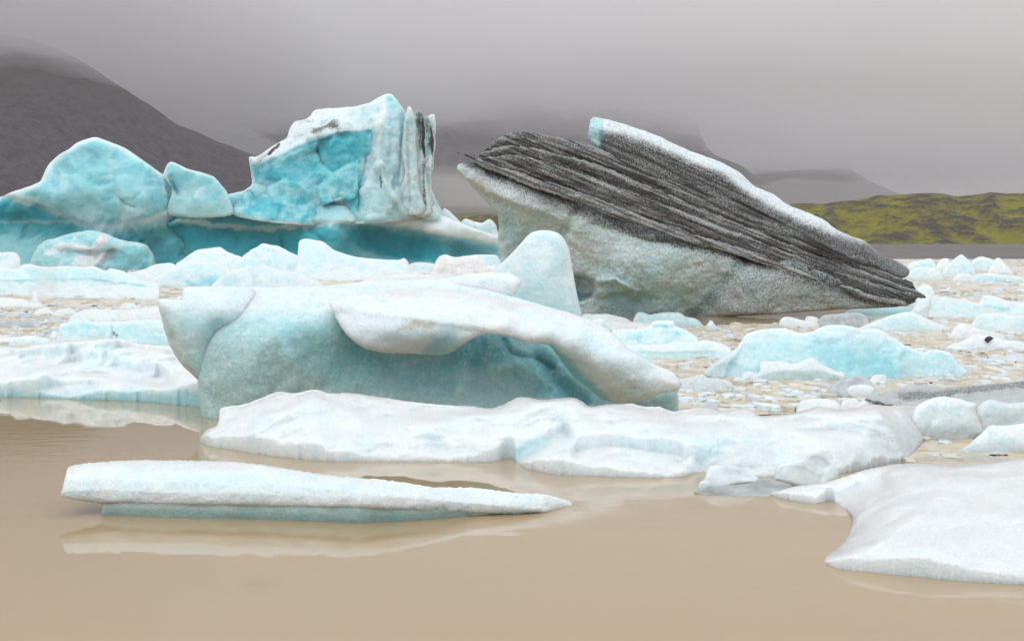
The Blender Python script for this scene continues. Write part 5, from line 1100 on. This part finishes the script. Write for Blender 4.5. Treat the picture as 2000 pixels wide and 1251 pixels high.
def scatter(poly, count, wmin, wmax, label, group, hmul=(0.16, 0.42), seed=0):
    rs = random.Random(seed)
    p = np.asarray(poly, float)
    k = 0
    while k < count:
        u, v = rs.uniform(p[:, 0].min(), p[:, 0].max()), rs.uniform(p[:, 1].min(), p[:, 1].max())
        if not in_poly(np.array([u]), np.array([v]), p)[0]:
            continue
        D = float(dwater(v))
        near = (v - 520) / 300.0
        w = (wmin + (wmax - wmin) * rs.random() ** 2.2) * (0.6 + 0.8 * near) * D / F
        h = w * rs.uniform(*hmul)
        o = bpy.data.objects.new('ice_chunk', ROCKS[rs.randrange(len(ROCKS))])
        COL.objects.link(o)
        o.location = ((u - U0) / F * D, D, h * rs.uniform(0.05, 0.4))
        o.scale = (w / 2, w / 2 * rs.uniform(0.5, 0.9), h / 2 * 1.3)
        o.rotation_euler = (rs.uniform(-0.25, 0.25), rs.uniform(-0.25, 0.25), rs.uniform(0, 6.28))
        wpx = w * F / D
        size = 'tiny' if wpx < 9 else 'small' if wpx < 16 else 'larger'
        tone = ('white', 'bluish', 'white', 'grey', 'bluish', 'white', 'grey')[ROCKS.index(o.data) % 7]
        best = min(FLOES, key=lambda f: max(f[1] - u, u - f[3], 0) ** 2 + 4 * max(f[2] - v, v - f[4], 0) ** 2 + 0.02 * abs(u - (f[1] + f[3]) / 2))
        where = 'left of' if u < best[1] else 'right of' if u > best[3] else 'just behind' if v < best[4] - 4 else 'just before'
        o['label'] = '%s %s ice fragment %s the %s' % (size, tone, where, best[0])
        o['category'], o['group'] = 'ice chunk', group
        k += 1
scatter([(-20, 585), (320, 580), (320, 625), (110, 665), (-20, 665)], 40, 10, 36, 'small ice fragment in the tan slush between the left floes', 'ice fragments in the left slush', seed=1)
scatter([(1360, 640), (2020, 625), (2020, 735), (1900, 735), (1700, 655), (1440, 655), (1430, 700), (1360, 700)], 44, 8, 34, 'small ice fragment in the tan slush right of the arched iceberg', 'ice fragments in the right slush', seed=2)
scatter([(1330, 770), (1330, 800), (1560, 800), (1600, 770), (1900, 745), (1900, 740), (1640, 748), (1440, 752)], 16, 10, 46, 'small ice fragment in the slush behind the long white floe', 'ice fragments behind the white floe', seed=3)
scatter([(1780, 520), (2020, 508), (2020, 600), (1830, 575)], 40, 8, 30, 'small ice fragment in the far field by the black beach', 'ice fragments in the far field', seed=4)
scatter([(600, 552), (860, 545), (900, 540), (980, 540), (900, 556), (700, 560)], 10, 8, 28, 'small ice fragment in the jam before the blue iceberg', 'ice fragments before the blue iceberg', seed=5)
scatter([(1790, 868), (1860, 866), (1960, 890), (1800, 900)], 8, 10, 30, 'small ice fragment by the boulders at the right edge', 'ice fragments by the boulders', seed=6)

# slush: a mass of thin silty plates nobody could count
def slush(name, zones, seed):
    rs = np.random.default_rng(seed)
    Vs, Fs, Cs = [], [], []
    n0 = 0
    for poly, count, wlo, whi, wh in zones:
        p = np.asarray(poly, float)
        u = rs.uniform(p[:, 0].min(), p[:, 0].max(), count * 4); v = rs.uniform(p[:, 1].min(), p[:, 1].max(), count * 4)
        ok = in_poly(u, v, p)
        u, v = u[ok][:count], v[ok][:count]
        # plates drift into streaks
        keep = fbm(u / 90, v / 9, 3.0 + seed, 3) > -0.22
        u, v = u[keep], v[keep]
        D = dwater(v)
        m = len(u)
        w = (wlo + (whi - wlo) * rs.random(m) ** 3) * D / F * (0.5 + 0.7 * (v - 520) / 250)
        K = 7
        a0 = rs.uniform(0, 6.28, m)
        t = rs.random(m) + wh
        asp = rs.uniform(0.6, 1.5, m)
        h = w * rs.uniform(0.01, 0.05, m) ** 1.0 + np.where((rs.random(m) < 0.4) & (t > 0.62), rs.uniform(0.06, 0.26, m), 0.0) * w + 0.003
        ang = a0[:, None] + (np.arange(K) + rs.uniform(-0.3, 0.3, (m, K))) / K * 6.283
        r = w[:, None] * 0.5 * rs.uniform(0.6, 1.1, (m, K))
        x = (u - U0)[:, None] / F * D[:, None] + r * np.cos(ang)
        y = D[:, None] + r * np.sin(ang) * asp[:, None] * 1.6
        tilt = rs.normal(0, 0.035, (m, 2))
        zt = h[:, None] + tilt[:, :1] * (r * np.cos(ang)) + tilt[:, 1:] * (r * np.sin(ang))
        top = np.stack([x * 1, y, zt], -1); 
        cx = x.mean(1)[:, None]; cy = y.mean(1)[:, None]
        bot = np.stack([cx + (x - cx) * 1.12, cy + (y - cy) * 1.12, np.full_like(x, -0.02)], -1)
        cen = np.stack([x.mean(1), y.mean(1), zt.mean(1) + h * 0.35], -1)[:, None]
        V = np.concatenate([top, bot, cen], 1)           # m, 15, 3
        base = n0 + np.arange(m) * 15
        i = np.arange(K); j = (i + 1) % K
        f1 = np.stack([base[:, None] + i, base[:, None] + j, base[:, None] + 14 + 0 * i], -1).reshape(-1, 3)
        f2 = np.stack([base[:, None] + 7 + i, base[:, None] + 7 + j, base[:, None] + j], -1).reshape(-1, 3)
        f3 = np.stack([base[:, None] + 7 + i, base[:, None] + j, base[:, None] + i], -1).reshape(-1, 3)
        c = np.where((t < 0.45)[:, None], C['tan'] * rs.uniform(0.85, 1.2, (m, 1)), np.where((t < 0.85)[:, None], (C['cream'] * 0.6 + C['tan'] * 0.4) * rs.uniform(0.85, 1.15, (m, 1)), C['white'] * rs.uniform(0.8, 1.0, (m, 1))))
        col = np.concatenate([c, np.zeros((m, 1))], 1)
        Vs.append(V.reshape(-1, 3)); Fs += [f1, f2, f3]; Cs.append(np.repeat(col, 15, 0))
        n0 += m * 15
        # the film of fine crystals the plates lie in
        pp = smooth_outline(p, 12, 7, 1 / 30, seed)
        pp[:, 1] = np.maximum(pp[:, 1], 500)
        gu, gv = np.meshgrid(np.arange(p[:, 0].min(), p[:, 0].max(), 9.0), np.arange(max(p[:, 1].min(), 503), p[:, 1].max(), 2.0))
        ins = (sdf(gu.ravel(), gv.ravel(), pp)[0] > 0).reshape(gu.shape)
        ins &= fbm(gu / 120, gv / 14, 8.0 + seed, 4) > -0.30
        cell = ins[:-1, :-1] & ins[1:, :-1] & ins[:-1, 1:] & ins[1:, 1:]
        ii = np.arange(gu.size).reshape(gu.shape) + n0
        qa, qb_, qc, qd = ii[:-1, :-1][cell], ii[1:, :-1][cell], ii[1:, 1:][cell], ii[:-1, 1:][cell]
        Dg = dwater(gv.ravel())
        Vs.append(np.stack([(gu.ravel() - U0) / F * Dg, Dg, np.full(gu.size, 0.004 + 0.005 * len(Cs) / 2)], -1))
        Fs += [np.stack([qa, qb_, qc], 1), np.stack([qa, qc, qd], 1)]
        tt = np.clip(sstep(-0.3, 0.3, fbm(gu / 60, gv / 6, 2.0 + seed, 4)) + wh, 0, 1.4).ravel()[:, None]
        Cs.append(np.concatenate([C['tan'] * np.array([0.92, 0.88, 0.78]) * (1 - tt) + (C['cream'] * 0.6 + C['tan'] * 0.4) * tt, np.zeros((gu.size, 1))], 1))
        n0 += gu.size
    me = mesh_from(name, np.concatenate(Vs), np.concatenate(Fs), np.concatenate(Cs), smooth=False)
    return new_obj(name, me, m_slush, kind='stuff', label='tan and white slush of thin ice plates between the floes')
m_slush = ice_material('slush_ice', 60.0, rough=0.35, sss=0.0, bump=0.3, grain=0.15)
slush('slush', [
    ([(-480, 545), (-60, 545), (330, 560), (420, 560), (420, 590), (330, 680), (-60, 690), (-480, 700)], 8600, 4, 30, 0.2),
    ([(1140, 640), (1345, 639), (1400, 634), (1690, 630), (1760, 613), (2060, 590), (2480, 585), (2480, 760), (2200, 790), (1960, 765), (1700, 800), (1320, 812), (1200, 760)], 14500, 4, 32, 0.15),
    ([(1700, 508), (2480, 506), (2480, 600), (1780, 600)], 8600, 4, 30, 0.4),
    ([(250, 528), (900, 528), (1000, 545), (1000, 575), (250, 570)], 1600, 8, 34, 0.4),
    ([(1780, 862), (2060, 866), (2420, 850), (2420, 900), (2060, 915), (1770, 912)], 600, 8, 34, 0.0)], 5)
